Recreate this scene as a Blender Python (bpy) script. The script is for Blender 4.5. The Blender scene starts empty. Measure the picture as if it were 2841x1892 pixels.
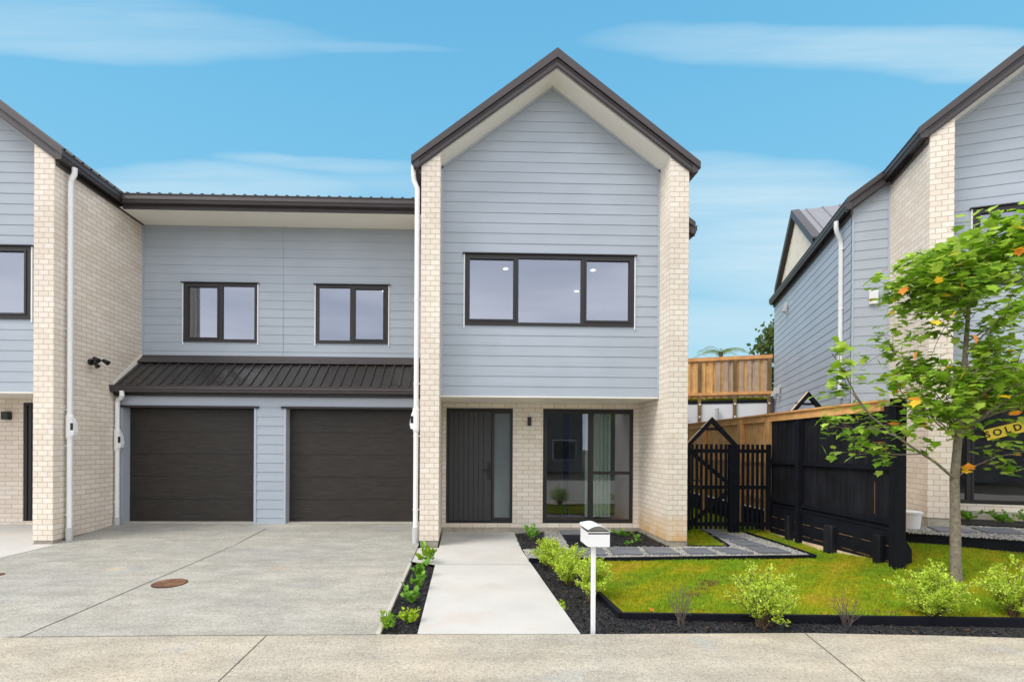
import bpy, math, random
import numpy as np
from math import sin, cos, pi, radians, atan2, sqrt
from mathutils import Vector, Matrix

random.seed(7)
rng = np.random.default_rng(11)
SC = bpy.context.scene
COL = SC.collection

# ------------------------------------------------------------------ camera
# metres; the camera stands at the origin, +Y runs into the terrace's depth, z=0 is eye level
F_PX, CX, CY, YAW, PITCH, ROLL = 1417.76, 1319.59, 1242.07, .02725, -.001466, .005801
W_PX, H_PX = 2841., 1892.
_f = np.array([sin(YAW)*cos(PITCH), cos(YAW)*cos(PITCH), sin(PITCH)])
_r = np.array([cos(YAW), -sin(YAW), 0.])
_u = np.cross(_r, _f)
RX = cos(ROLL)*_r + sin(ROLL)*_u
UX = -sin(ROLL)*_r + cos(ROLL)*_u
cam_d = bpy.data.cameras.new("camera")
cam = bpy.data.objects.new("camera", cam_d)
COL.objects.link(cam)
M = Matrix(((RX[0], UX[0], -_f[0]), (RX[1], UX[1], -_f[1]), (RX[2], UX[2], -_f[2])))
cam.matrix_world = M.to_4x4()
cam_d.sensor_width = 36.
cam_d.lens = F_PX/W_PX*36.
cam_d.shift_x = (W_PX/2-CX)/W_PX
cam_d.shift_y = (CY-H_PX/2)/W_PX
cam_d.clip_start = .05
cam_d.clip_end = 2000
SC.camera = cam

def ray(u, v):
    return _f + RX*(u-CX)/F_PX + UX*(CY-v)/F_PX
def on_y(u, v, Y):
    d = ray(u, v); return d*Y/d[1]
def at(u, v, zf):
    """where the sight line through a spot of the photograph meets the ground zf(x, y)"""
    d = ray(u, v); z = -1.65
    for _ in range(40):
        p = d*z/d[2]; z = .5*z+.5*zf(p[0], p[1])
    p = d*z/d[2]
    return p

# ------------------------------------------------------------------ light
SUN_EL, SUN_AZ = radians(50), radians(242)      # soft sun behind thin cloud, behind the camera, a little left
sd = bpy.data.lights.new("sun", 'SUN'); sd.energy = 2.0; sd.angle = radians(26); sd.color = (1., .955, .88)
so = bpy.data.objects.new("sun", sd); COL.objects.link(so)
sv = Vector((sin(SUN_AZ)*cos(SUN_EL), cos(SUN_AZ)*cos(SUN_EL), sin(SUN_EL)))
so.rotation_euler = sv.to_track_quat('Z', 'Y').to_euler()
SC.view_settings.view_transform = 'Standard'; SC.view_settings.look = 'None'
SC.view_settings.exposure = 0.2; SC.view_settings.gamma = 1.0

def build_world():
    w = bpy.data.worlds.new("World"); SC.world = w; w.use_nodes = True
    nt = w.node_tree; nt.nodes.clear(); N = nt.nodes; L = nt.links
    def m(op, a, b=None, c=None):
        n = N.new('ShaderNodeMath'); n.operation = op
        for i, q in enumerate((a, b, c)):
            if q is None: continue
            if isinstance(q, (int, float)): n.inputs[i].default_value = q
            else: L.new(q, n.inputs[i])
        return n.outputs[0]
    tc = N.new('ShaderNodeTexCoord'); sp = N.new('ShaderNodeSeparateXYZ'); L.new(tc.outputs['Generated'], sp.inputs[0])
    x, y, z = sp.outputs
    az = m('ARCTAN2', x, y); el = m('ARCSINE', z)
    sky = N.new('ShaderNodeTexSky'); sky.sky_type = 'NISHITA'; sky.sun_disc = False
    sky.sun_elevation = SUN_EL; sky.sun_rotation = SUN_AZ; sky.air_density = 1.0; sky.dust_density = .6; sky.ozone_density = 2.5
    sc = N.new('ShaderNodeVectorMath'); sc.operation = 'SCALE'; L.new(sky.outputs[0], sc.inputs[0]); sc.inputs[3].default_value = .10
    ramp = N.new('ShaderNodeValToRGB'); L.new(m('DIVIDE', el, .75), ramp.inputs[0])
    cr = ramp.color_ramp; cr.elements[0].position = 0.; cr.elements[0].color = (.47, .72, .83, 1)
    cr.elements[1].position = 1.; cr.elements[1].color = (.13, .42, .70, 1)
    for p, c in ((.25, (.38, .65, .79)), (.5, (.205, .53, .77)), (.78, (.155, .475, .74))):
        e = cr.elements.new(p); e.color = (*c, 1)
    mx = N.new('ShaderNodeMix'); mx.data_type = 'RGBA'; mx.inputs[0].default_value = .92
    L.new(sc.outputs[0], mx.inputs[6]); L.new(ramp.outputs[0], mx.inputs[7])
    # streaky high cloud
    gx0 = m('DIVIDE', x, m('MAXIMUM', y, .05)); gz0 = m('DIVIDE', z, m('MAXIMUM', y, .05))
    cv = N.new('ShaderNodeCombineXYZ'); L.new(m('MULTIPLY', gx0, 1.5), cv.inputs[0])
    L.new(m('MULTIPLY', m('SUBTRACT', gz0, m('MULTIPLY', gx0, .03)), 24.), cv.inputs[1])
    ns = N.new('ShaderNodeTexNoise'); ns.inputs['Scale'].default_value = 1.; ns.inputs['Detail'].default_value = 9; ns.inputs['Roughness'].default_value = .68
    L.new(cv.outputs[0], ns.inputs['Vector'])
    nz = ns.outputs['Fac']
    cv2 = N.new('ShaderNodeCombineXYZ'); L.new(m('MULTIPLY', az, 1.3), cv2.inputs[0]); L.new(m('MULTIPLY', el, 7.), cv2.inputs[1])
    n2 = N.new('ShaderNodeTexNoise'); n2.inputs['Scale'].default_value = 1.; n2.inputs['Detail'].default_value = 4
    L.new(cv2.outputs[0], n2.inputs['Vector'])
    tot = None
    gx = m('DIVIDE', x, m('MAXIMUM', y, .05)); gz_ = m('DIVIDE', z, m('MAXIMUM', y, .05))
    def azel(u, v):
        d = ray(u, v); return d[0]/d[1], d[2]/d[1]
    blobs = [  # u, v, half width, half height (px of the photo), strength
        (2700, 155, 900, 80, .6), (2200, 130, 600, 70, .45), (2350, 700, 620, 190, .85), (2100, 560, 520, 120, .7), (2050, 900, 350, 70, .5),
        (250, 95, 760, 80, .42), (780, 118, 520, 26, .25), (560, 530, 560, 75, .62), (900, 455, 330, 30, .42), (60, 30, 600, 70, .3), (1150, 520, 500, 60, .3), (1950, 470, 200, 50, .35)]
    for u, v, hw, hh, st in blobs:
        a0, e0 = azel(u, v); a1, _ = azel(u+hw, v); _, e1 = azel(u, v-hh)
        wa, we = abs(a1-a0), abs(e1-e0)
        da = m('DIVIDE', m('SUBTRACT', gx, a0), wa)
        de = m('DIVIDE', m('SUBTRACT', m('ADD', gz_, m('MULTIPLY', m('SUBTRACT', n2.outputs['Fac'], .5), .10)), e0), we)
        q = m('MAXIMUM', m('SUBTRACT', 1., m('ADD', m('MULTIPLY', da, da), m('MULTIPLY', de, de))), 0.)
        q = m('MULTIPLY', m('MULTIPLY', q, m('SUBTRACT', 1.6, m('MULTIPLY', q, .6))), st)
        tot = q if tot is None else m('MAXIMUM', tot, q)
    mask = m('MULTIPLY', tot, m('ADD', m('MULTIPLY', nz, 1.7), .05))
    # the sky over the street and behind the photographer is closed cloud
    over = N.new('ShaderNodeMapRange'); L.new(m('ADD', el, m('MULTIPLY', m('SUBTRACT', n2.outputs['Fac'], .5), .15)), over.inputs[0])
    over.inputs[1].default_value = .80; over.inputs[2].default_value = 1.0
    back = N.new('ShaderNodeMapRange'); L.new(m('MULTIPLY', y, -1.), back.inputs[0]); back.inputs[1].default_value = -.57; back.inputs[2].default_value = -.35
    oc = m('MAXIMUM', over.outputs[0], back.outputs[0])
    fac = m('MINIMUM', m('MAXIMUM', mask, 0.), 1.)
    m1 = N.new('ShaderNodeMix'); m1.data_type = 'RGBA'; L.new(fac, m1.inputs[0]); L.new(mx.outputs[2], m1.inputs[6]); m1.inputs[7].default_value = (.55, .72, .81, 1)
    ocr = N.new('ShaderNodeValToRGB'); L.new(n2.outputs['Fac'], ocr.inputs[0])
    ocr.color_ramp.elements[0].position = .32; ocr.color_ramp.elements[0].color = (.95, 1.0, 1.16, 1)
    ocr.color_ramp.elements[1].position = .68; ocr.color_ramp.elements[1].color = (1.75, 1.74, 1.76, 1)
    m2 = N.new('ShaderNodeMix'); m2.data_type = 'RGBA'; L.new(oc, m2.inputs[0]); L.new(m1.outputs[2], m2.inputs[6]); L.new(ocr.outputs[0], m2.inputs[7])
    bg = N.new('ShaderNodeBackground'); L.new(m2.outputs[2], bg.inputs[0]); bg.inputs[1].default_value = 1.
    out = N.new('ShaderNodeOutputWorld'); L.new(bg.outputs[0], out.inputs[0])
build_world()

# ------------------------------------------------------------------ materials
MATS = {}
class NT:
    def __init__(s, name):
        s.m = bpy.data.materials.new(name); s.m.use_nodes = True; s.t = s.m.node_tree; s.N = s.t.nodes; s.L = s.t.links
        s.b = s.N['Principled BSDF']; MATS[name] = s.m
    def math(s, op, a, b=None, c=None, clamp=False):
        n = s.N.new('ShaderNodeMath'); n.operation = op; n.use_clamp = clamp
        for i, q in enumerate((a, b, c)):
            if q is None: continue
            if isinstance(q, (int, float)): n.inputs[i].default_value = q
            else: s.L.new(q, n.inputs[i])
        return n.outputs[0]
    def coord(s, kind='Object', scale=(1, 1, 1)):
        tc = s.N.new('ShaderNodeTexCoord'); mp = s.N.new('ShaderNodeMapping'); s.L.new(tc.outputs[kind], mp.inputs[0])
        mp.inputs['Scale'].default_value = scale; return mp.outputs[0]
    def noise(s, vec, scale, detail=3, rough=.5, out='Fac'):
        n = s.N.new('ShaderNodeTexNoise'); s.L.new(vec, n.inputs['Vector']); n.inputs['Scale'].default_value = scale
        n.inputs['Detail'].default_value = detail; n.inputs['Roughness'].default_value = rough; return n.outputs[out]
    def vor(s, vec, scale, feature='F1', out='Distance'):
        n = s.N.new('ShaderNodeTexVoronoi'); n.feature = feature; s.L.new(vec, n.inputs['Vector']); n.inputs['Scale'].default_value = scale; return n.outputs[out]
    def ramp(s, fac, stops):
        r = s.N.new('ShaderNodeValToRGB'); s.L.new(fac, r.inputs[0]); cr = r.color_ramp
        for i, (p, c) in enumerate(stops):
            e = cr.elements[i] if i < 2 else cr.elements.new(p)
            e.position = p; e.color = (*(c if isinstance(c, (tuple, list)) else (c, c, c)), 1)
        return r.outputs[0]
    def mix(s, fac, a, b, blend='MIX'):
        n = s.N.new('ShaderNodeMix'); n.data_type = 'RGBA'; n.blend_type = blend
        for sock, q in ((n.inputs[0], fac), (n.inputs[6], a), (n.inputs[7], b)):
            if isinstance(q, (int, float)): sock.default_value = q
            elif isinstance(q, (tuple, list)): sock.default_value = (*q, 1)
            else: s.L.new(q, sock)
        return n.outputs[2]
    def bump(s, h, strength=.5, dist=.01):
        n = s.N.new('ShaderNodeBump'); s.L.new(h, n.inputs['Height']); n.inputs['Strength'].default_value = strength
        n.inputs['Distance'].default_value = dist; s.L.new(n.outputs[0], s.b.inputs['Normal']); return n
    def set(s, col=None, rough=.6, metal=0, spec=None):
        if col is not None:
            if isinstance(col, (tuple, list)): s.b.inputs['Base Color'].default_value = (*col, 1)
            else: s.L.new(col, s.b.inputs['Base Color'])
        if isinstance(rough, (int, float)): s.b.inputs['Roughness'].default_value = rough
        else: s.L.new(rough, s.b.inputs['Roughness'])
        s.b.inputs['Metallic'].default_value = metal
        if spec is not None: s.b.inputs['Specular IOR Level'].default_value = spec
        return s.m

def vary(name, col, amt=.12, scale=3., rough=.6, metal=0, bump=None, spec=None, coord='Object'):
    s = NT(name); v = s.coord(coord)
    n = s.noise(v, scale, 5, .6)
    f = s.ramp(n, [(.25, 1-amt), (.75, 1+amt)])
    c = s.mix(1., col, f, 'MULTIPLY')
    if bump: s.bump(s.noise(v, bump[0], 3), bump[1], bump[2])
    return s.set(c, rough, metal, spec)

def brick(name, width, stain=0.):
    s = NT(name); tc = s.N.new('ShaderNodeTexCoord')
    bt = s.N.new('ShaderNodeTexBrick'); s.L.new(tc.outputs['UV'], bt.inputs['Vector'])
    bt.inputs['Scale'].default_value = 1.; bt.inputs['Brick Width'].default_value = width; bt.inputs['Row Height'].default_value = .086
    bt.inputs['Mortar Size'].default_value = .0048; bt.inputs['Mortar Smooth'].default_value = .25; bt.inputs['Bias'].default_value = 0.
    bt.inputs['Color1'].default_value = (.74, .655, .55, 1); bt.inputs['Color2'].default_value = (.82, .76, .67, 1); bt.inputs['Mortar'].default_value = (.50, .41, .315, 1)
    v = s.coord('Object')
    big = s.ramp(s.noise(v, .9, 4), [(.3, .93), (.7, 1.06)])
    fine = s.ramp(s.noise(v, 90, 3), [(.3, .95), (.7, 1.05)])
    c = s.mix(1., s.mix(1., bt.outputs['Color'], big, 'MULTIPLY'), fine, 'MULTIPLY')
    if stain:
        sp = s.N.new('ShaderNodeSeparateXYZ'); s.L.new(tc.outputs['UV'], sp.inputs[0])
        g = s.math('SUBTRACT', 1., s.math('DIVIDE', sp.outputs[1], stain), clamp=True)
        g = s.math('MULTIPLY', s.math('MULTIPLY', g, s.ramp(s.noise(v, 3.5, 3), [(.3, .35), (.6, 1.)])), .85)
        c = s.mix(g, c, (.68, .40, .12))
    s.set(c, .8, 0, .3)
    h = s.math('ADD', s.math('SUBTRACT', 1., bt.outputs['Fac']), s.math('MULTIPLY', s.noise(v, 60, 3), .15))
    s.bump(h, .7, .005)
brick('brick', .24); brick('brick_pier', .1575); brick('brick_stained', .24, .55); brick('brick_pier_stained', .1615, .5)

def paint_boards(name, col):
    s = NT(name); v = s.coord('Object', (1, 1, 1))
    n = s.noise(v, 1.3, 4); c = s.mix(1., col, s.ramp(n, [(.3, .955), (.7, 1.04)]), 'MULTIPLY')
    c = s.mix(1., c, s.ramp(s.noise(s.coord('Object', (.25, .25, 5.6)), 1.7, 2), [(.3, .965), (.7, 1.03)]), 'MULTIPLY')
    g = s.noise(s.coord('Object', (6, 6, 90)), 1.2, 3)
    s.bump(g, .12, .002); s.set(c, .5, 0, .35)
paint_boards('board_paint', (.400, .452, .512))
vary('trim_paint', (.42, .465, .535), .03, 2, .45)
vary('soffit_paint', (.90, .87, .79), .035, 1.2, .6)
vary('dark_metal', (.055, .046, .048), .12, 4, .48, 0, None, .5)
vary('roof_metal', (.030, .027, .025), .25, 7, .33, 0, (40, .06, .002), .5)
vary('roof_metal_sheen', (.20, .19, .20), .1, 3, .35, 0, None, .6)  # same dark roofing, its grazing sky sheen painted in as a lighter base colour
vary('frame_metal', (.026, .024, .025), .08, 5, .45, 0, None, .4)
vary('door_paint', (.034, .034, .036), .08, 4, .5, 0, (60, .05, .001))
vary('black_plastic', (.012, .012, .013), .1, 5, .35)
vary('white_pvc', (.84, .85, .85), .035, 5, .35)
vary('grey_pvc', (.52, .53, .52), .06, 5, .55)
vary('white_paint', (.80, .81, .82), .025, 6, .28)
vary('plinth', (.38, .35, .28), .25, 9, .9, 0, (30, .4, .006))
def path_mat():
    s = NT('concrete_path'); v = s.coord('Object'); c = s.mix(1., (.53, .518, .485), s.ramp(s.noise(v, 1.3, 5, .6), [(.3, .92), (.7, 1.06)]), 'MULTIPLY')
    c = s.mix(s.ramp(s.noise(v, 2.1, 4), [(.52, 0.), (.75, .45)]), c, (.50, .42, .33))
    c = s.mix(1., c, s.ramp(s.noise(v, 55, 4, .7), [(.3, .94), (.7, 1.05)]), 'MULTIPLY')
    tc = s.N.new('ShaderNodeTexCoord')
    for (px, py, pr, st) in ((.35, 9.35, .75, .5), (-.1, 8.9, .4, .3), (.4, 6.2, .3, .12), (.7, 5.4, .35, .12)):
        vm = s.N.new('ShaderNodeVectorMath'); vm.operation = 'SUBTRACT'; s.L.new(tc.outputs['Object'], vm.inputs[0]); vm.inputs[1].default_value = (px, py, -1.6)
        v2 = s.N.new('ShaderNodeVectorMath'); v2.operation = 'MULTIPLY'; s.L.new(vm.outputs[0], v2.inputs[0]); v2.inputs[1].default_value = (.8, 1.6, 0)
        ln = s.N.new('ShaderNodeVectorMath'); ln.operation = 'LENGTH'; s.L.new(v2.outputs[0], ln.inputs[0])
        k = s.math('SUBTRACT', 1., s.math('DIVIDE', s.math('ADD', ln.outputs['Value'], s.math('MULTIPLY', s.math('SUBTRACT', s.noise(v, 5, 3), .5), pr*.9)), pr), clamp=True)
        c = s.mix(s.math('MULTIPLY', k, st), c, (.22, .225, .22))
    s.bump(s.noise(v, 140, 3), .12, .002); s.set(c, .8, 0, .3)
path_mat()
vary('concrete_plain', (.46, .43, .37), .15, 4, .9, 0, (60, .2, .004))
vary('bark_mulch', (.018, .016, .017), .5, 20, .75)
vary('bark_chip', (.020, .0185, .021), .8, 14, .42)
vary('brown_chip', (.16, .07, .03), .4, 9, .8)
vary('bark_tree', (.22, .19, .14), .42, 26, .85, 0, (60, .9, .012))
vary('twig', (.13, .085, .05), .2, 10, .8)
vary('dead_twig', (.13, .10, .085), .2, 10, .85)
vary('slate', (.155, .165, .185), .3, 3.2, .55, 0, (14, .35, .008))
vary('black_stain', (.010, .011, .016), .3, 6, .6, 0, (35, .25, .003), .12)
vary('white_block', (.72, .73, .75), .03, 3, .6)
vary('navy_cloth', (.02, .03, .085), .2, 5, .9)
vary('sheer_cloth', (.42, .50, .44), .05, 5, .9)
vary('room_paint', (.50, .50, .50), .03, 2, .9)
vary('room_floor', (.28, .15, .07), .2, 4, .4)
vary('far_render', (.17, .155, .14), .06, 2, .8)
vary('soil', (.06, .045, .03), .3, 8, .95)
vary('yellow_sign', (.80, .62, .03), .03, 5, .4)
vary('chrome', (.30, .30, .31), .1, 30, .15, 1.)

def timber(name, col, dark, axis=2):
    s = NT(name); sc = [26, 26, 26]; sc[axis] = 1.6
    n = s.noise(s.coord('Object', tuple(sc)), 1., 5, .6)
    n2 = s.noise(s.coord('Object', (1, 1, 1)), 5, 3)
    c = s.mix(s.ramp(n, [(.35, 0.), (.72, 1.)]), col, dark)
    c = s.mix(1., c, s.ramp(n2, [(.3, .82), (.7, 1.15)]), 'MULTIPLY')
    s.bump(n, .25, .003); s.set(c, .75, 0, .3)
timber('pine', (.80, .47, .19), (.52, .27, .09), 2)
timber('pine_rail', (.80, .42, .16), (.58, .27, .10), 0)
timber('pine_cut', (.78, .60, .42), (.66, .48, .32), 2)
timber('pine_long', (.84, .46, .18), (.62, .32, .11), 1)
timber('pine_grey', (.56, .42, .30), (.36, .24, .15), 2)
timber('old_post', (.24, .15, .06), (.14, .085, .035), 2)
def stained_boards():
    s = NT('black_boards'); n = s.noise(s.coord('Object', (18, 18, 1.2)), 1., 5, .65)
    c = s.mix(s.ramp(n, [(.35, 0.), (.75, 1.)]), (.006, .0065, .009), (.020, .021, .027))
    p = s.noise(s.coord('Object'), 2.2, 3)
    c = s.mix(1., c, s.ramp(p, [(.3, .7), (.7, 1.35)]), 'MULTIPLY')
    s.bump(n, .3, .003); s.set(c, .65, 0, .2)
stained_boards()

def garage_panel():
    s = NT('garage_panel')
    w = s.coord('Object', (2.2, 1, 30)); n = s.noise(w, 1.9, 6, .75)
    c = s.mix(s.ramp(n, [(.4, 0.), (.75, 1.)]), (.022, .0185, .0155), (.050, .045, .038))
    s.bump(n, .55, .004); s.set(c, s.ramp(n, [(.3, .42), (.7, .58)]), 0, .35)
garage_panel()

def aggregate(name, base, warm, chip, cool=(.33, .36, .38), cs=95):
    s = NT(name); v = s.coord('Object')
    big = s.noise(v, .55, 5, .6)
    c = s.mix(s.ramp(big, [(.38, 0.), (.66, 1.)]), base, warm)
    mid = s.ramp(s.noise(s.coord('Object', (1, 2.2, 1)), 1.9, 6, .65), [(.35, .80), (.68, 1.12)])
    c = s.mix(1., c, mid, 'MULTIPLY')
    pat = s.ramp(s.noise(v, 1.25, 3), [(.60, 0.), (.74, 1.)])
    c = s.mix(s.math('MULTIPLY', pat, .5), c, cool)
    d = s.vor(v, cs); cc = s.vor(v, cs, out='Color')
    sepc = s.N.new('ShaderNodeSeparateColor'); s.L.new(cc, sepc.inputs[0])
    isd = s.math('GREATER_THAN', sepc.outputs[0], .68); inn = s.math('LESS_THAN', d, .42)
    c = s.mix(s.math('MULTIPLY', s.math('MULTIPLY', isd, inn), .75), c, chip)
    isl = s.math('GREATER_THAN', sepc.outputs[1], .80)
    c = s.mix(s.math('MULTIPLY', s.math('MULTIPLY', isl, inn), .35), c, (.72, .66, .54))
    c = s.mix(1., c, s.ramp(s.noise(v, 30, 4, .8), [(.32, .83), (.68, 1.16)]), 'MULTIPLY')
    if name.startswith('drive'):
        tc = s.N.new('ShaderNodeTexCoord')
        for (px, py, pr, col_, st) in ((-4.62, 6.95, .10, (.62, .42, .2), .5), (-2.43, 6.95, .14, (.55, .38, .22), .35), (-3.3, 9.85, .38, (.62, .58, .48), .55), (-6.1, 9.6, .7, (.2, .21, .21), .4), (-1.4, 9.6, .9, (.2, .21, .21), .35), (-2.4, 5.6, .3, (.22, .23, .22), .35), (-4.4, 8.0, .8, (.24, .25, .25), .3)):
            vm = s.N.new('ShaderNodeVectorMath'); vm.operation = 'SUBTRACT'; s.L.new(tc.outputs['Object'], vm.inputs[0]); vm.inputs[1].default_value = (px, py, -1.6)
            v2 = s.N.new('ShaderNodeVectorMath'); v2.operation = 'MULTIPLY'; s.L.new(vm.outputs[0], v2.inputs[0]); v2.inputs[1].default_value = (.55, 1.2, 0)
            ln = s.N.new('ShaderNodeVectorMath'); ln.operation = 'LENGTH'; s.L.new(v2.outputs[0], ln.inputs[0])
            k = s.math('SUBTRACT', 1., s.math('DIVIDE', s.math('ADD', ln.outputs['Value'], s.math('MULTIPLY', s.math('SUBTRACT', s.noise(v, 7, 3), .5), pr*.9)), pr), clamp=True)
            c = s.mix(s.math('MULTIPLY', k, st), c, col_)
    s.bump(d, .35, .004); s.set(c, .85, 0, .25)
aggregate('road_aggregate', (.40, .375, .31), (.46, .405, .31), (.13, .135, .14), cs=78)
aggregate('drive_aggregate', (.362, .358, .322), (.40, .38, .32), (.15, .155, .15), (.25, .27, .275), 80)

def lawn_mat():
    s = NT('lawn_soil'); v = s.coord('Object'); n = s.noise(v, 2.2, 5, .6)
    c = s.ramp(n, [(.30, (.13, .09, .025)), (.42, (.30, .27, .02)), (.6, (.29, .32, .02)), (.75, (.19, .28, .02))])
    s.bump(s.noise(v, 50, 4), .8, .02); s.set(c, .95, 0, .1)
lawn_mat()

def leaf(name, col, trans=.35, rough=.5):
    s = NT(name); s.set(col, rough, 0, .3)
    v = s.coord('Object'); c = s.mix(1., col, s.ramp(s.noise(v, 12, 2), [(.3, .8), (.7, 1.2)]), 'MULTIPLY'); s.set(c, rough, 0, .3)
    tr = s.N.new('ShaderNodeBsdfTranslucent'); s.L.new(c, tr.inputs[0])
    mx = s.N.new('ShaderNodeMixShader'); mx.inputs[0].default_value = trans
    s.L.new(s.b.outputs[0], mx.inputs[1]); s.L.new(tr.outputs[0], mx.inputs[2])
    s.L.new(mx.outputs[0], s.N['Material Output'].inputs[0])
leaf('leaf_a', (.30, .50, .035), .45); leaf('leaf_b', (.48, .66, .09), .45); leaf('leaf_c', (.15, .30, .02), .45)
leaf('leaf_yellow', (.78, .50, .02)); leaf('leaf_orange', (.72, .27, .03))
leaf('lime_a', (.50, .66, .05)); leaf('lime_b', (.66, .80, .12)); leaf('lime_c', (.30, .44, .03))
leaf('green_a', (.13, .33, .03)); leaf('green_b', (.22, .45, .05))
leaf('far_leaf_a', (.07, .12, .03)); leaf('far_leaf_b', (.13, .18, .05))
leaf('blade_a', (.42, .44, .012), .3, .7); leaf('blade_b', (.27, .42, .02), .3, .7); leaf('blade_c', (.55, .44, .04), .3, .7); leaf('blade_d', (.24, .16, .06), .2, .8)

def glass(name, refl, tint, gcol=(.80, .86, 1.)):
    m_ = bpy.data.materials.new(name); m_.use_nodes = True; t = m_.node_tree; t.nodes.clear(); N = t.nodes; L = t.links
    tr = N.new('ShaderNodeBsdfTransparent'); tr.inputs[0].default_value = (*tint, 1)
    gl = N.new('ShaderNodeBsdfGlossy'); gl.inputs[0].default_value = (*gcol, 1); gl.inputs[1].default_value = .0
    tc = N.new('ShaderNodeTexCoord'); ns = N.new('ShaderNodeTexNoise'); L.new(tc.outputs['Object'], ns.inputs['Vector']); ns.inputs['Scale'].default_value = .8; ns.inputs['Detail'].default_value = 1
    bp = N.new('ShaderNodeBump'); bp.inputs['Strength'].default_value = .03; bp.inputs['Distance'].default_value = .05
    L.new(ns.outputs[0], bp.inputs['Height']); L.new(bp.outputs[0], gl.inputs['Normal'])
    mx = N.new('ShaderNodeMixShader'); mx.inputs[0].default_value = refl; L.new(tr.outputs[0], mx.inputs[1]); L.new(gl.outputs[0], mx.inputs[2])
    o = N.new('ShaderNodeOutputMaterial'); L.new(mx.outputs[0], o.inputs[0]); MATS[name] = m_
glass('glass_upper', .33, (.42, .45, .5)); glass('glass_lower', .15, (.88, .92, .90)); vary('glass_frost', (.13, .155, .165), .15, 1.5, .18, 0, None, .8)
s_ = NT('lamp_glow'); s_.set((1, 1, 1), .5); s_.b.inputs['Emission Color'].default_value = (1, .95, .85, 1); s_.b.inputs['Emission Strength'].default_value = 6
s_ = NT('rust'); v_ = s_.coord('Object'); s_.set(s_.ramp(s_.noise(v_, 9, 5, .7), [(.3, (.06, .03, .018)), (.5, (.14, .065, .03)), (.72, (.27, .15, .08))]), .9); s_.bump(s_.vor(v_, 45), .8, .006)

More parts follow.
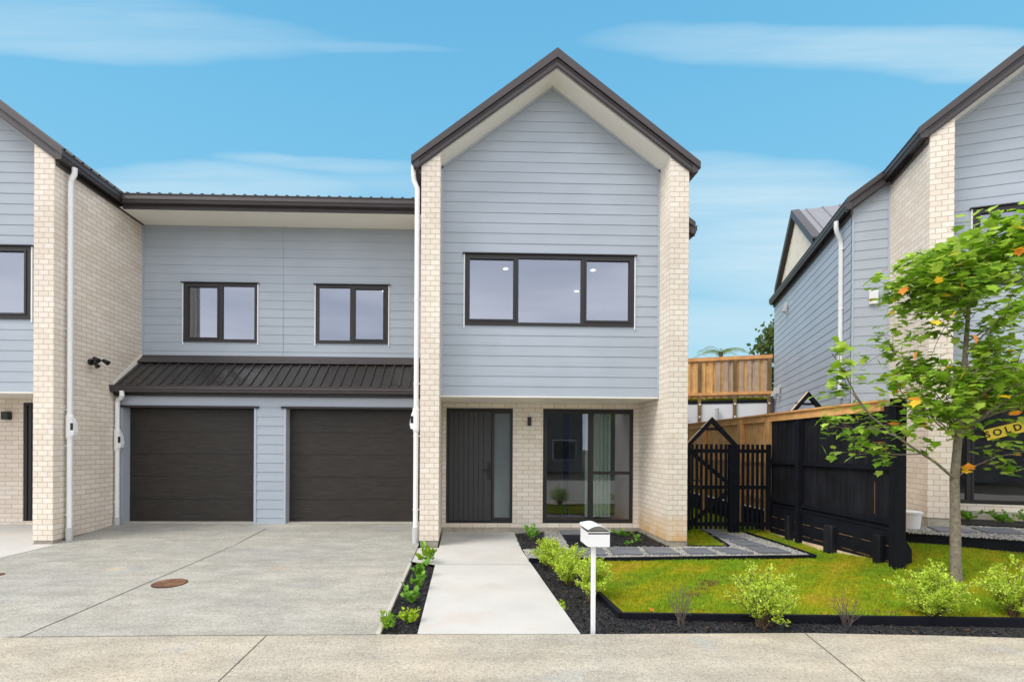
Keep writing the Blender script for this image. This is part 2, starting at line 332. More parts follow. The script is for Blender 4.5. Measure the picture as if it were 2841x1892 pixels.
# ------------------------------------------------------------------ mesh helpers
class MB:
    """collects faces for ONE mesh object; uv in metres"""
    def __init__(s): s.v = []; s.f = []; s.uv = []; s.mi = []; s.mats = []
    def m(s, name):
        if name not in s.mats: s.mats.append(name)
        return s.mats.index(name)
    def face(s, pts, mat, uvs=None, uo=(0, 0)):
        pts = [Vector(p) for p in pts]
        if len(pts) < 3: return
        if uvs is None:
            n = Vector((0, 0, 0))
            for i in range(len(pts)):
                a, b = pts[i], pts[(i+1) % len(pts)]
                n += a.cross(b)
            ax = max(range(3), key=lambda i: abs(n[i]))
            k = {0: (1, 2), 1: (0, 2), 2: (0, 1)}[ax]
            uvs = [(p[k[0]]-uo[0], p[k[1]]-uo[1]) for p in pts]
        i0 = len(s.v); s.v.extend(pts); s.f.append(list(range(i0, i0+len(pts)))); s.uv.append(uvs); s.mi.append(s.m(mat))
    def box(s, x0, x1, y0, y1, z0, z1, mat, uo=(0, 0), T=None, front=None):
        c = [(x, y, z) for x in (x0, x1) for y in (y0, y1) for z in (z0, z1)]
        fs = [((0, 4, 5, 1), front or mat), ((2, 3, 7, 6), mat), ((0, 1, 3, 2), mat), ((4, 6, 7, 5), mat), ((1, 5, 7, 3), mat), ((0, 2, 6, 4), mat)]
        for q, mt in fs:
            p = [c[i] for i in q]
            if T: p = [T @ Vector(k) for k in p]
            s.face(p, mt, None, uo)
    def prism(s, poly, axis, a0, a1, mat, caps=True):
        """poly: 2-D outline extruded along an axis (0: poly is y,z; 1: poly is x,z; 2: poly is x,y)"""
        def P(q, a):
            return {0: (a, q[0], q[1]), 1: (q[0], a, q[1]), 2: (q[0], q[1], a)}[axis]
        n = len(poly)
        for i in range(n):
            p, q = poly[i], poly[(i+1) % n]
            s.face([P(p, a0), P(q, a0), P(q, a1), P(p, a1)], mat)
        if caps:
            s.face([P(q, a0) for q in poly], mat); s.face([P(q, a1) for q in reversed(poly)], mat)
    def tube(s, path, rad, mat, seg=10, cap=True):
        path = [Vector(p) for p in path]; n = len(path)
        rad = rad if isinstance(rad, (list, tuple)) else [rad]*n
        rings = []; up = Vector((.13, .31, .94))
        for i, p in enumerate(path):
            t = (path[min(i+1, n-1)]-path[max(i-1, 0)]).normalized()
            a = t.cross(up); a = a.normalized() if a.length > 1e-3 else t.orthogonal().normalized(); b = t.cross(a)
            rings.append([p+(a*cos(2*pi*k/seg)+b*sin(2*pi*k/seg))*rad[i] for k in range(seg)])
        i0 = len(s.v); mi = s.m(mat)
        for r in rings: s.v.extend(r)
        for i in range(n-1):
            for k in range(seg):
                k2 = (k+1) % seg
                s.f.append([i0+i*seg+k, i0+i*seg+k2, i0+(i+1)*seg+k2, i0+(i+1)*seg+k]); s.uv.append([(k/seg, i), (k2/seg, i), (k2/seg, i+1), (k/seg, i+1)]); s.mi.append(mi)
        if cap:
            for r0 in (0, n-1):
                s.f.append([i0+r0*seg+k for k in range(seg)]); s.uv.append([(0, 0)]*seg); s.mi.append(mi)
    def build(s, name, parent=None, smooth=False, bevel=0, loc=None):
        me = bpy.data.meshes.new(name)
        me.from_pydata([tuple(p) for p in s.v], [], s.f); me.validate(clean_customdata=False)
        uvl = me.uv_layers.new(name='UVMap')
        flat = [c for f in s.uv for q in f for c in q]
        if len(flat) == 2*len(uvl.data): uvl.data.foreach_set('uv', flat)
        for n in s.mats: me.materials.append(MATS[n])
        if len(me.polygons) == len(s.mi): me.polygons.foreach_set('material_index', s.mi)
        o = bpy.data.objects.new(name, me); COL.objects.link(o)
        if parent: o.parent = parent
        if smooth:
            import bmesh
            bm = bmesh.new(); bm.from_mesh(me); bmesh.ops.remove_doubles(bm, verts=bm.verts, dist=1e-5); bm.to_mesh(me); bm.free()
            me.polygons.foreach_set('use_smooth', [True]*len(me.polygons))
            try: me.set_sharp_from_angle(angle=radians(40))
            except Exception: pass
        if bevel:
            import bmesh
            bm = bmesh.new(); bm.from_mesh(me); bmesh.ops.remove_doubles(bm, verts=bm.verts, dist=1e-5); bm.to_mesh(me); bm.free()
            md = o.modifiers.new('bevel', 'BEVEL'); md.width = bevel; md.segments = 2; md.limit_method = 'ANGLE'
        return o

def tag(o, label=None, cat=None, group=None, kind=None):
    if label: o['label'] = label
    if cat: o['category'] = cat
    if group: o['group'] = group
    if kind: o['kind'] = kind
    return o
def thing(name, label, cat, loc=(0, 0, 0), rz=0., group=None):
    o = bpy.data.objects.new(name, None); COL.objects.link(o); o.location = loc; o.rotation_euler = (0, 0, rz); o.empty_display_size = .2
    return tag(o, label, cat, group)

def clip(poly, outline):
    """Sutherland-Hodgman, outline convex and counter-clockwise, 2-D"""
    out = list(poly); n = len(outline)
    for i in range(n):
        a, b = outline[i], outline[(i+1) % n]
        def ins(p): return (b[0]-a[0])*(p[1]-a[1])-(b[1]-a[1])*(p[0]-a[0]) >= -1e-9
        new = []
        for j in range(len(out)):
            p, q = out[j], out[(j+1) % len(out)]
            ip, iq = ins(p), ins(q)
            if ip: new.append(p)
            if ip != iq:
                d1 = (b[0]-a[0])*(p[1]-a[1])-(b[1]-a[1])*(p[0]-a[0]); d2 = (b[0]-a[0])*(q[1]-a[1])-(b[1]-a[1])*(q[0]-a[0])
                t = d1/(d1-d2); new.append((p[0]+(q[0]-p[0])*t, p[1]+(q[1]-p[1])*t))
        out = new
        if len(out) < 3: return []
    return out

class Plane2:
    """a wall plane: s runs along e, z up, 'off' outwards along n"""
    def __init__(s, o, e, n): s.o = Vector(o); s.e = Vector(e); s.n = Vector(n)
    def P(s, q, z, off=0.): return s.o+s.e*q+s.n*off+Vector((0, 0, z))
def cells(s0, s1, z0, z1, holes):
    xs = sorted({s0, s1, *[h[0] for h in holes if s0 < h[0] < s1], *[h[1] for h in holes if s0 < h[1] < s1]})
    zs = sorted({z0, z1, *[h[2] for h in holes if z0 < h[2] < z1], *[h[3] for h in holes if z0 < h[3] < z1]})
    for a, b in zip(xs, xs[1:]):
        for c, d in zip(zs, zs[1:]):
            mx, mz = (a+b)/2, (c+d)/2
            if any(h[0] < mx < h[1] and h[2] < mz < h[3] for h in holes): continue
            yield a, b, c, d
def wall(mb, F, s0, s1, z0, z1, mat, holes=(), outline=None, uo=(0, 0), reveal=0.):
    for a, b, c, d in cells(s0, s1, z0, z1, holes):
        p = [(a, c), (b, c), (b, d), (a, d)]
        if outline: p = clip(p, outline)
        if len(p) > 2: mb.face([F.P(*q) for q in p], mat, [(q[0]-uo[0], q[1]-uo[1]) for q in p])
    if reveal:
        for h in holes:
            for (p, q) in (((h[0], h[2]), (h[0], h[3])), ((h[1], h[3]), (h[1], h[2])), ((h[0], h[3]), (h[1], h[3])), ((h[1], h[2]), (h[0], h[2]))):
                mb.face([F.P(*p), F.P(*q), F.P(q[0], q[1], -reveal), F.P(p[0], p[1], -reveal)], mat, [(0, p[1]-uo[1]), (0, q[1]-uo[1]), (reveal, q[1]-uo[1]), (reveal, p[1]-uo[1])])
def siding(mb, F, s0, s1, z0, z1, mat='board_paint', holes=(), outline=None, first=.172, step=.178, lip=.008):
    z = z0; k = 0
    while z < z1-1e-6:
        zt = min(z+(first if k == 0 else step), z1); full = first if k == 0 else step
        for a, b, c, d in cells(s0, s1, z, zt, holes):
            p = [(a, c), (b, c), (b, d), (a, d)]
            if outline: p = clip(p, outline)
            if len(p) > 2:
                # flat board with a chamfered top edge and an undercut at the bottom
                mb.face([F.P(q[0], q[1], .002+lip*(1-(q[1]-z)/full)) for q in p], mat, [(q[0], q[1]) for q in p])
                lo = sorted(q[0] for q in p if abs(q[1]-z) < 1e-6)
                if len(lo) >= 2:
                    mb.face([F.P(lo[0], z, 0), F.P(lo[-1], z, 0), F.P(lo[-1], z, lip+.002), F.P(lo[0], z, lip+.002)], mat)
        z = zt; k += 1

# ------------------------------------------------------------------ ground heights
def sm(t): t = min(max(t, 0.), 1.); return t*t*(3-2*t)
def z_road(x, y): return -1.70
def z_path(x, y): return -1.70+.06*min(max((y-4.64)/3.8, 0), 1)
def z_drive(x, y):
    if y < 4.64: return -1.70
    if y < 8.3: return -1.70+(y-4.64)/3.66*.08
    return -1.62+min((y-8.3)/1.75, 1.)*.118
def z_lawn(x, y): return -1.70+.012*max(min(y-4.7, 5.5), 0)+.27*sm((x-4.6)/2.4)*sm((y-4.9)/1.9)*(1-sm(((y-6.9)-2*(x-FX(y)))/1.5))
TH = .366; A0 = (7.369, 7.886); ET = (cos(TH), -sin(TH)); EY = (sin(TH), cos(TH))
def RL(a, b): return (A0[0]+ET[0]*a+EY[0]*b, A0[1]+ET[1]*a+EY[1]*b)
def z_terr(x, y): return -1.21
def FX(y): return 5.80+.075*(y-6.58)       # line of the boundary fence

def sheet(name, poly, zf, mat, dz=0., step=.5, kind='structure', parent=None):
    import bmesh
    bm = bmesh.new(); vs = [bm.verts.new((p[0], p[1], 0)) for p in poly]; bm.faces.new(vs)
    xs = [p[0] for p in poly]; ys = [p[1] for p in poly]
    for ax, lo, hi in ((0, min(xs), max(xs)), (1, min(ys), max(ys))):
        k = math.floor(lo/step)+1
        n = 0
        while k*step < hi and n < 80:
            co = [0, 0, 0]; no = [0, 0, 0]; co[ax] = k*step; no[ax] = 1
            bmesh.ops.bisect_plane(bm, geom=bm.verts[:]+bm.edges[:]+bm.faces[:], plane_co=co, plane_no=no); k += 1; n += 1
    bmesh.ops.triangulate(bm, faces=bm.faces[:])
    for v in bm.verts: v.co.z = zf(v.co.x, v.co.y)+dz
    bmesh.ops.recalc_face_normals(bm, faces=bm.faces[:])
    if sum(f.normal.z for f in bm.faces) < 0: bmesh.ops.reverse_faces(bm, faces=bm.faces[:])
    me = bpy.data.meshes.new(name); bm.to_mesh(me); bm.free(); me.materials.append(MATS[mat])
    o = bpy.data.objects.new(name, me); COL.objects.link(o)
    if parent: o.parent = parent
    if kind: o['kind'] = kind
    return o
def G(zf, *uv): return [tuple(at(u, v, zf)[:2]) for u, v in uv]

# --- ground
g = MB(); g.face([(-600, -600, -1.86), (600, -600, -1.86), (600, 600, -1.86), (-600, 600, -1.86)], 'soil'); tag(g.build('ground'), kind='structure')
edge = G(z_road, (0, 1768), (500, 1762), (1048, 1759), (1605, 1758.5), (2230, 1755), (2600, 1762), (2841, 1769))
eL = (-14., edge[0][1]-.25); eR = (14., edge[-1][1]-1.2)
road = sheet('road', [eL]+edge+[eR, (14, -6.5), (-14, -6.5)], z_road, 'road_aggregate', 0, 1.)
pier_c = [(-.70, 8.47)]
dk = G(z_drive, (1138, 1562), (1048, 1759))
drive = sheet('driveway', [eL]+edge[:2]+[dk[1], dk[0], (-.70, 8.30), (-.70, 10.3), (-6.62, 10.3), (-6.62, 8.44)]+G(z_drive, (150, 1512), (0, 1548))+[(-14, 5.6)], z_drive, 'drive_aggregate', 0, .5)
lp = sheet('left_path', G(z_drive, (150, 1512), (0, 1548))[::1]+[(-14, 5.6), (-14, 8.2), (-8.9, 8.9), (-8.9, 9.9), (-6.93, 9.9), (-6.93, 8.44), (-6.62, 8.44)], z_drive, 'concrete_path', .004, .5)
pth = G(z_path, (1219, 1512), (1230, 1475), (1427, 1476), (1447, 1525), (1468, 1556), (1611, 1758.5), (1158, 1759), (1207, 1567), (1140, 1558))
path = sheet('path', [(-.36, 8.60), (-.36, 9.9), (pth[2][0], 9.9), pth[2], pth[3], pth[4], pth[5], pth[6], pth[7], pth[8], (-.70, 8.30), (-.36, 8.30)], z_path, 'concrete_path', .003, .5)
def strip(name, pts, w, zf, mat, dz, parent):
    mb = MB()
    for p, q in zip(pts, pts[1:]):
        n = max(1, int(math.dist(p, q)/.4))
        d = Vector((q[0]-p[0], q[1]-p[1], 0)).normalized(); s = Vector((-d.y, d.x, 0))*w/2
        for i in range(n):
            a = Vector((p[0]+(q[0]-p[0])*i/n, p[1]+(q[1]-p[1])*i/n, 0)); b = Vector((p[0]+(q[0]-p[0])*(i+1)/n, p[1]+(q[1]-p[1])*(i+1)/n, 0))
            qd = [a-s, b-s, b+s, a+s]
            mb.face([(k.x, k.y, zf(k.x, k.y)+dz) for k in qd], mat)
    return mb.build(name, parent)
strip('joint', G(z_drive, (739, 1466), (56, 1768)), .010, z_drive, 'soil', .004, drive)
strip('joint', G(z_drive, (60, 1557), (700, 1555), (1135, 1553)), .004, z_drive, 'soil', .004, drive)
strip('joint', G(z_road, (739, 1763), (604, 1892)), .007, z_road, 'soil', .004, road)
strip('joint', G(z_road, (2233, 1756), (2401, 1892)), .007, z_road, 'soil', .004, road)
strip('joint', G(z_road, (20, 1767), (500, 1763), (1048, 1760)), .006, z_road, 'soil', .004, road)
strip('joint', G(z_path, (1213, 1566), (1465, 1566)), .005, z_path, 'soil', .007, path)
kb = MB()                                                     # concrete edge of the driveway against the bed
for a, b in zip([dk[0], dk[1]], [dk[1]]):
    n = Vector((b[0]-a[0], b[1]-a[1], 0)).normalized(); s = Vector((-n.y, n.x, 0))*.02
    p = [Vector((a[0], a[1], 0))-s, Vector((b[0], b[1], 0))-s, Vector((b[0], b[1], 0))+s, Vector((a[0], a[1], 0))+s]
    top = [(k.x, k.y, z_drive(k.x, k.y)+.006) for k in p]; bot = [(k.x, k.y, -1.84) for k in p]
    kb.face(top, 'concrete_plain')
    for i in range(4): kb.face([bot[i], bot[(i+1) % 4], top[(i+1) % 4], top[i]], 'concrete_plain')
kb.build('edge_strip', drive)

# beds, lawn, gravel
zbed = lambda x, y: z_path(x, y)-.04
bed_left = G(z_path, (1140, 1560), (1207, 1568), (1158, 1757), (1050, 1757))
tag(sheet('garden_bed', bed_left, zbed, 'bark_mulch', -.01), kind='structure')
pr = G(z_path, (1468, 1558), (1611, 1757))
LW = G(z_lawn, (1600, 1556), (1655, 1645), (1723, 1710))
bed_front = [pr[0], pr[1]]+G(z_path, (2230, 1754), (2600, 1760), (2841, 1768))+[(9., edge[-1][1]-.35), (9., 4.72), LW[2], LW[1], LW[0]]
tag(sheet('garden_bed', bed_front, zbed, 'bark_mulch', -.01), kind='structure')
bed_door = G(z_path, (1430, 1483), (1508, 1478), (1512, 1522), (1449, 1524))
bed_pier = G(z_path, (1690, 1517), (1685, 1478), (1762, 1474), (1784, 1483), (1850, 1517))
tag(sheet('garden_bed', bed_door, z_path, 'bark_mulch', .006), kind='structure'); tag(sheet('garden_bed', bed_pier, z_path, 'bark_mulch', .006), kind='structure')
gz = lambda x, y: max(z_lawn(x, y), z_path(x, y))+.01
gravel_poly = G(z_path, (1450, 1525), (1510, 1521), (1508, 1472), (1688, 1473), (1690, 1518), (1852, 1519), (1908, 1517), (2020, 1517), (1940, 1468), (1965, 1461), (2030, 1470), (2260, 1545), (1467, 1556))
tag(sheet('gravel_base', gravel_poly, gz, 'concrete_plain', 0., .4), kind='structure')
terr_edge = [RL(-1.32, -.9), RL(1.2, -1.25), RL(4.5, -1.6)]
te = G(lambda x, y: -1.27, (2517, 1480), (2841, 1507))
te2 = (te[1][0]+(te[1][0]-te[0][0])*3, te[1][1]+(te[1][1]-te[0][1])*3)
te0 = (FX(te[0][1])+.02, te[0][1]+.12)
lawn_poly = [LW[0], LW[1], LW[2], (9., 4.72), (11, 5.2), te2, te[1], te[0], te0, (FX(16), 16.), (4.0, 16.), (4.0, 9.2), (3.80, 8.5), (3.0, 8.3)]+G(z_lawn, (1690, 1540))
sheet('lawn', lawn_poly, z_lawn, 'lawn_soil', -.012, .35)
terr = sheet('terrace', [te0, te[0], te[1], te2, (16, 8), (20, 30), (FX(24)+.05, 24), (FX(16)+.05, 16.)], z_terr, 'concrete_plain', -.03, 1.)
def board(name, p, q, t, h, zf, mat, label, parent=None, up=.0, cat='edging', group='black timber edging boards'):
    mb = MB(); d = Vector((q[0]-p[0], q[1]-p[1], 0)); n = max(1, int(d.length/.5)); s = Vector((-d.y, d.x, 0)).normalized()*t/2
    for i in range(n):
        a = Vector((*p, 0))+d*i/n; b = Vector((*p, 0))+d*(i+1)/n
        c = [a-s, b-s, b+s, a+s]
        top = [(k.x, k.y, zf(k.x, k.y)+up) for k in c]; bot = [(k.x, k.y, zf(k.x, k.y)+up-h) for k in c]
        mb.face(top, mat)
        mb.face([bot[0], bot[1], top[1], top[0]], mat); mb.face([bot[2], bot[3], top[3], top[2]], mat)
        if i == 0: mb.face([bot[3], bot[0], top[0], top[3]], mat)
        if i == n-1: mb.face([bot[1], bot[2], top[2], top[1]], mat)
    o = mb.build(name, parent)
    if not parent: tag(o, label, cat, group)
    return o
gzz = lambda x, y: gz(x, y)
board('timber_edging', G(z_path, (1467, 1557))[0], G(z_path, (2262, 1547))[0], .045, .16, gzz, 'black_stain', 'long black edging board between the gravel path and the front lawn', up=.035)
board('timber_edging', G(z_path, (2262, 1545))[0], G(z_path, (2038, 1469))[0], .045, .12, gzz, 'black_stain', 'black edging board running from the gate post along the right side of the gravel', up=.025)
board('timber_edging', G(z_path, (1906, 1517))[0], G(z_path, (2022, 1518))[0], .04, .12, gzz, 'black_stain', 'short black edging board at the foot of the brick pier beside the grass triangle', up=.02)
board('timber_edging', G(z_path, (2022, 1516))[0], G(z_path, (1942, 1467))[0], .04, .12, gzz, 'black_stain', 'black edging board between the small grass triangle and the diagonal gravel path', up=.02)
board('timber_edging', G(z_path, (1690, 1518))[0], G(z_path, (1856, 1518))[0], .03, .1, gzz, 'black_stain', 'black edging board in front of the mulch bed below the sliding door', up=.02)
board('timber_edging', G(z_path, (1449, 1525))[0], G(z_path, (1513, 1523))[0], .03, .1, gzz, 'black_stain', 'short black edging board in front of the mulch patch beside the front door path', up=.02)
board('timber_edging', LW[1], LW[2], .05, .2, z_lawn, 'black_stain', 'slanting black edging board at the left corner of the lawn behind the mailbox', up=.04)
board('timber_edging', LW[2], (9., 4.74), .045, .2, z_lawn, 'black_stain', 'long black edging board along the front of the lawn behind the road bed', up=.04)
board('timber_edging', te[0], te2, .06, .4, lambda x, y: -1.24, 'black_stain', 'black retaining board between the right lawn and the neighbouring slate terrace', up=.0)

# ------------------------------------------------------------------ windows and doors
def window(root, F, s0, s1, z0, z1, lites, gmat='glass_upper', depth=.05, proud=.03, name='window', flash=True, label=None):
    """lites: list of (s0,s1,z0,z1,sash?)"""
    mb = MB()
    holes = [l[:4] for l in lites]
    for a, b, c, d in cells(s0, s1, z0, z1, holes):
        for off in (proud,):
            mb.face([F.P(a, c, off), F.P(b, c, off), F.P(b, d, off), F.P(a, d, off)], 'frame_metal')
    for (p, q) in (((s0, z0), (s1, z0)), ((s1, z0), (s1, z1)), ((s1, z1), (s0, z1)), ((s0, z1), (s0, z0))):
        mb.face([F.P(*p, proud), F.P(*q, proud), F.P(*q, -depth), F.P(*p, -depth)], 'frame_metal')
    for l in lites:
        for (p, q) in (((l[0], l[2]), (l[1], l[2])), ((l[1], l[2]), (l[1], l[3])), ((l[1], l[3]), (l[0], l[3])), ((l[0], l[3]), (l[0], l[2]))):
            mb.face([F.P(*p, proud), F.P(*q, proud), F.P(*q, proud-.045), F.P(*p, proud-.045)], 'frame_metal')
        if l[4]:                                              # opening sash stands proud of the frame
            e = .034; o_ = (l[0]-e, l[1]+e, l[2]-e, l[3]+e)
            for a, b, c, d in cells(*o_, [l[:4]]):
                mb.face([F.P(a, c, proud+.012), F.P(b, c, proud+.012), F.P(b, d, proud+.012), F.P(a, d, proud+.012)], 'frame_metal')
            for (p, q) in (((o_[0], o_[2]), (o_[1], o_[2])), ((o_[1], o_[2]), (o_[1], o_[3])), ((o_[1], o_[3]), (o_[0], o_[3])), ((o_[0], o_[3]), (o_[0], o_[2]))):
                mb.face([F.P(*p, proud+.012), F.P(*q, proud+.012), F.P(*q, proud), F.P(*p, proud)], 'frame_metal')
    w = mb.build(name, root)
    if label: w['label'] = label
    for l in lites:
        pb = MB(); o = proud-.03
        pb.face([F.P(l[0], l[2], o), F.P(l[1], l[2], o), F.P(l[1], l[3], o), F.P(l[0], l[3], o)], gmat)
        pb.build('pane', w)
    if flash:
        fb = MB(); e = .045
        for (a, b, c, d, o1, mt) in ((s0-e, s1+e, z1+.002, z1+.02, .06, 'frame_metal'), (s0-.026, s0-.006, z0-.055, z1, .026, 'white_pvc'), (s1+.006, s1+.026, z0-.055, z1, .026, 'white_pvc')):
            p = [F.P(a, c, -.01), F.P(b, c, -.01), F.P(b, d, -.01), F.P(a, d, -.01)]; q = [F.P(a, c, o1), F.P(b, c, o1), F.P(b, d, o1), F.P(a, d, o1)]
            fb.face(q, mt)
            for i in range(4): fb.face([p[i], p[(i+1) % 4], q[(i+1) % 4], q[i]], mt)
        fb.build('flashing', w)
    return w
def room(root, x0, x1, y0, y1, z0, z1, lights=(), cam_floor=None):
    mb = MB(); W = 'room_paint'
    mb.face([(x0, y0, z0), (x1, y0, z0), (x1, y1, z0), (x0, y1, z0)], 'room_floor'); mb.face([(x0, y0, z1), (x0, y1, z1), (x1, y1, z1), (x1, y0, z1)], W)
    mb.face([(x0, y1, z0), (x1, y1, z0), (x1, y1, z1), (x0, y1, z1)], W)
    mb.face([(x0, y0, z0), (x0, y1, z0), (x0, y1, z1), (x0, y0, z1)], W); mb.face([(x1, y0, z0), (x1, y0, z1), (x1, y1, z1), (x1, y1, z0)], W)
    r = mb.build('room', root)
    for (x, y) in lights:
        lb = MB(); n = 20
        lb.face([(x+.046*cos(2*pi*k/n), y+.046*sin(2*pi*k/n), z1-.012) for k in range(n)][::-1], 'lamp_glow')
        lb.build('downlight', r)
    return r

# ------------------------------------------------------------------ townhouse pieces
SL = .745
def gutter(mb, p0, p1, out, ztop, zlow, w=.125):
    """box gutter from p0 to p1 (xy), 'out' = outward unit vector (xy), w = how far it stands out"""
    p0 = Vector((*p0, 0)); p1 = Vector((*p1, 0)); o = Vector((*out, 0))
    prof = [(0, zlow), (w*.72, zlow+.002), (w*.82, zlow+.05), (w*.95, zlow+.065), (w*.9, ztop-.03), (w, ztop-.012), (w, ztop), (w-.015, ztop), (w-.02, ztop-.03), (0, ztop-.03)]
    n = len(prof)
    for i in range(n):
        a, b = prof[i], prof[(i+1) % n]
        mb.face([p0+o*a[0]+Vector((0, 0, a[1])), p1+o*a[0]+Vector((0, 0, a[1])), p1+o*b[0]+Vector((0, 0, b[1])), p0+o*b[0]+Vector((0, 0, b[1]))], 'dark_metal')
    for p in (p0, p1): mb.face([p+o*a[0]+Vector((0, 0, a[1])) for a in prof], 'dark_metal')

def ribbed_slope(mb, x_lo, z_lo, x_hi, z_hi, y0, y1, mat='roof_metal', pitch=.2, rib=.03, rw=.035):
    """roof sheet whose ribs run up the slope (along x), ridge along y"""
    y = y0
    d = Vector((x_hi-x_lo, 0, z_hi-z_lo)); n = Vector((-d.z, 0, d.x)).normalized()
    if n.z < 0: n = -n
    prof = []
    while y < y1:
        e = min(y+pitch, y1)
        prof += [(y, 0), (min(y+.05, e), 0), (min(y+.06, e), rib), (min(y+.06+rw, e), rib), (min(y+.07+rw, e), 0)]
        y = e
    prof.append((y1, 0))
    for a, b in zip(prof, prof[1:]):
        if b[0]-a[0] < 1e-6 and a[1] == b[1]: continue
        lo, hi = Vector((x_lo, 0, z_lo)), Vector((x_hi, 0, z_hi))
        mb.face([lo+Vector((0, a[0], 0))+n*a[1], lo+Vector((0, b[0], 0))+n*b[1], hi+Vector((0, b[0], 0))+n*b[1], hi+Vector((0, a[0], 0))+n*a[1]], mat)

def gable_block(root, X0, X1, Y0, zb, zc0, zap, depth, win, door_holes, jog=None, pier_top_add=0., stain=False, first=.172, side_left=True, side_right=True, clad_wall='brick'):
    PW0 = .315; PW1 = .323; xm = (X0+X1)/2
    zbar = lambda x: zap-SL*abs(x-xm)
    yc, yd = Y0+.45, Y0+1.43
    xi0, xi1 = X0+PW0, X1-PW1
    # piers
    for (a, b, uo, st) in ((X0, xi0, X0, False), (xi1, X1, xi1, stain)):
        mb = MB(); za, zb_ = zbar(a)+.02, zbar(b)+.02
        fm = 'brick_pier_stained' if st else 'brick_pier'; sm_ = 'brick_stained' if st else 'brick'
        mb.face([(a, Y0, zb), (b, Y0, zb), (b, Y0, zb_), (a, Y0, za)], fm, [(0, 0), (b-a, 0), (b-a, zb_-zb), (0, za-zb)])
        for x, zt in ((a, za), (b, zb_)):
            outer = (x == X0 or x == X1)
            yy = Y0+1.43
            mb.face([(x, Y0, zb), (x, yy, zb), (x, yy, zt), (x, Y0, zt)], sm_, [(.12, 0), (.12+yy-Y0, 0), (.12+yy-Y0, zt-zb), (.12, zt-zb)])
        mb.face([(a, Y0, zb), (a, yd, zb), (b, yd, zb), (b, Y0, zb)], sm_)
        o = mb.build('brick_pier', root)
        if st: o['label'] = 'brick pier with orange stained lowest courses'
    # side walls behind the piers
    for x, on, j in ((X0, side_left, jog == 'L'), (X1, side_right, jog == 'R')):
        if not on: continue
        mb = MB(); zt = zbar(x)+.02; y1 = Y0+depth
        F = Plane2((x, Y0, 0), (0, 1, 0), (-1 if x == X0 else 1, 0, 0))
        wall(mb, F, 1.43, depth, zb, zt, 'brick', uo=(-.12, zb))
        mb.build('side_wall', root)
    # door wall
    mb = MB(); F = Plane2((0, yd, 0), (1, 0, 0), (0, -1, 0))
    wall(mb, F, xi0, xi1, zb, zc0, 'brick', door_holes, uo=(xi0, zb), reveal=.12)
    mb.build('door_wall', root)
    # plinth
    mb = MB(); g0 = -.12
    for (a, b) in ((X0+.012, xi0-.012), (xi1+.012, X1-.012)): mb.box(a, b, Y0+.012, yd, zb-.6, zb-.001, 'plinth')
    mb.box(xi0-.012, xi1+.012, yd-.025, yd+.05, zb-.6, zb-.001, 'plinth')
    for x, s_ in ((X0, 1), (X1, -1)): mb.box(min(x+.012*s_, x+.2*s_), max(x+.012*s_, x+.2*s_), yd, Y0+depth, zb-.6, zb-.001, 'plinth')
    mb.build('plinth', root)
    # cladding
    Fc = Plane2((0, yc, 0), (1, 0, 0), (0, -1, 0))
    outl = [(xi0, zc0), (xi1, zc0), (xi1, zbar(xi1)), (xm, zap), (xi0, zbar(xi0))]
    mb = MB(); siding(mb, Fc, xi0, xi1, zc0, zap, holes=[win[:4]] if win else (), outline=outl, first=first)
    if win:
        h = win[:4]
        for (p, q) in (((h[0], h[2]), (h[0], h[3])), ((h[1], h[3]), (h[1], h[2])), ((h[0], h[3]), (h[1], h[3])), ((h[1], h[2]), (h[0], h[2]))):
            mb.face([Fc.P(*p, .01), Fc.P(*q, .01), Fc.P(*q, -.1), Fc.P(*p, -.1)], 'trim_paint')
    for s_ in (xi0, xi1-.035): mb.box(s_, s_+.035, yc-.028, yc, zc0, zbar(s_), 'trim_paint')
    # raking trim under the soffit
    for sg in (-1, 1):
        a = xi0 if sg < 0 else xi1
        mb.face([(a, yc-.028, zbar(a)-.001), (xm, yc-.028, zap-.001), (xm, yc-.028, zap-.045), (a, yc-.028, zbar(a)-.045)], 'trim_paint')
        mb.face([(a, yc-.028, zbar(a)-.045), (xm, yc-.028, zap-.045), (xm, yc, zap-.045), (a, yc, zbar(a)-.045)], 'trim_paint')
    mb.build('cladding', root)
    mb = MB(); mb.box(xi0, xi1, yc-.02, yd, zc0-.022, zc0-.002, 'soffit_paint')
    mb.build('porch_soffit', root)
    # raking soffit
    mb = MB(); yf = Y0-.02
    for sg in (-1, 1):
        a = xi0 if sg < 0 else xi1; e = X0-.05 if sg < 0 else X1+.05
        mb.face([(xm, yf, zap), (a, yf, zbar(a)), (a, yc, zbar(a)), (xm, yc, zap)], 'soffit_paint')
    mb.build('raking_soffit', root)
    # roof
    mb = MB(); yb0, yb1 = Y0-.03, Y0+depth
    th = .245
    for sg in (-1, 1):
        x_e = (X0-.10) if sg < 0 else (X1+.10)
        ribbed_slope(mb, x_e, zbar(x_e)+th, xm, zap+th+.0, yb0+.02, yb1)
        if (jog == 'L' and sg < 0) or (jog == 'R' and sg > 0):
            x2 = x_e+sg*.593
            ribbed_slope(mb, x2, zbar(x2)+th, x_e, zbar(x_e)+th, Y0+1.35, yb1)
            mb.face([(x_e, Y0+1.35, zbar(x_e)), (x2, Y0+1.35, zbar(x2)), (x2, yb1, zbar(x2)), (x_e, yb1, zbar(x_e))], 'dark_metal')
        mb.face([(x_e, yc, zbar(x_e)+.0), (xm, yc, zap), (xm, yb1, zap), (x_e, yb1, zbar(x_e))], 'dark_metal')
        mb.face([(x_e, yb1, zbar(x_e)), (xm, yb1, zap), (xm, yb1, zap+th), (x_e, yb1, zbar(x_e)+th)], 'dark_metal')
    rf = mb.build('roof', root)
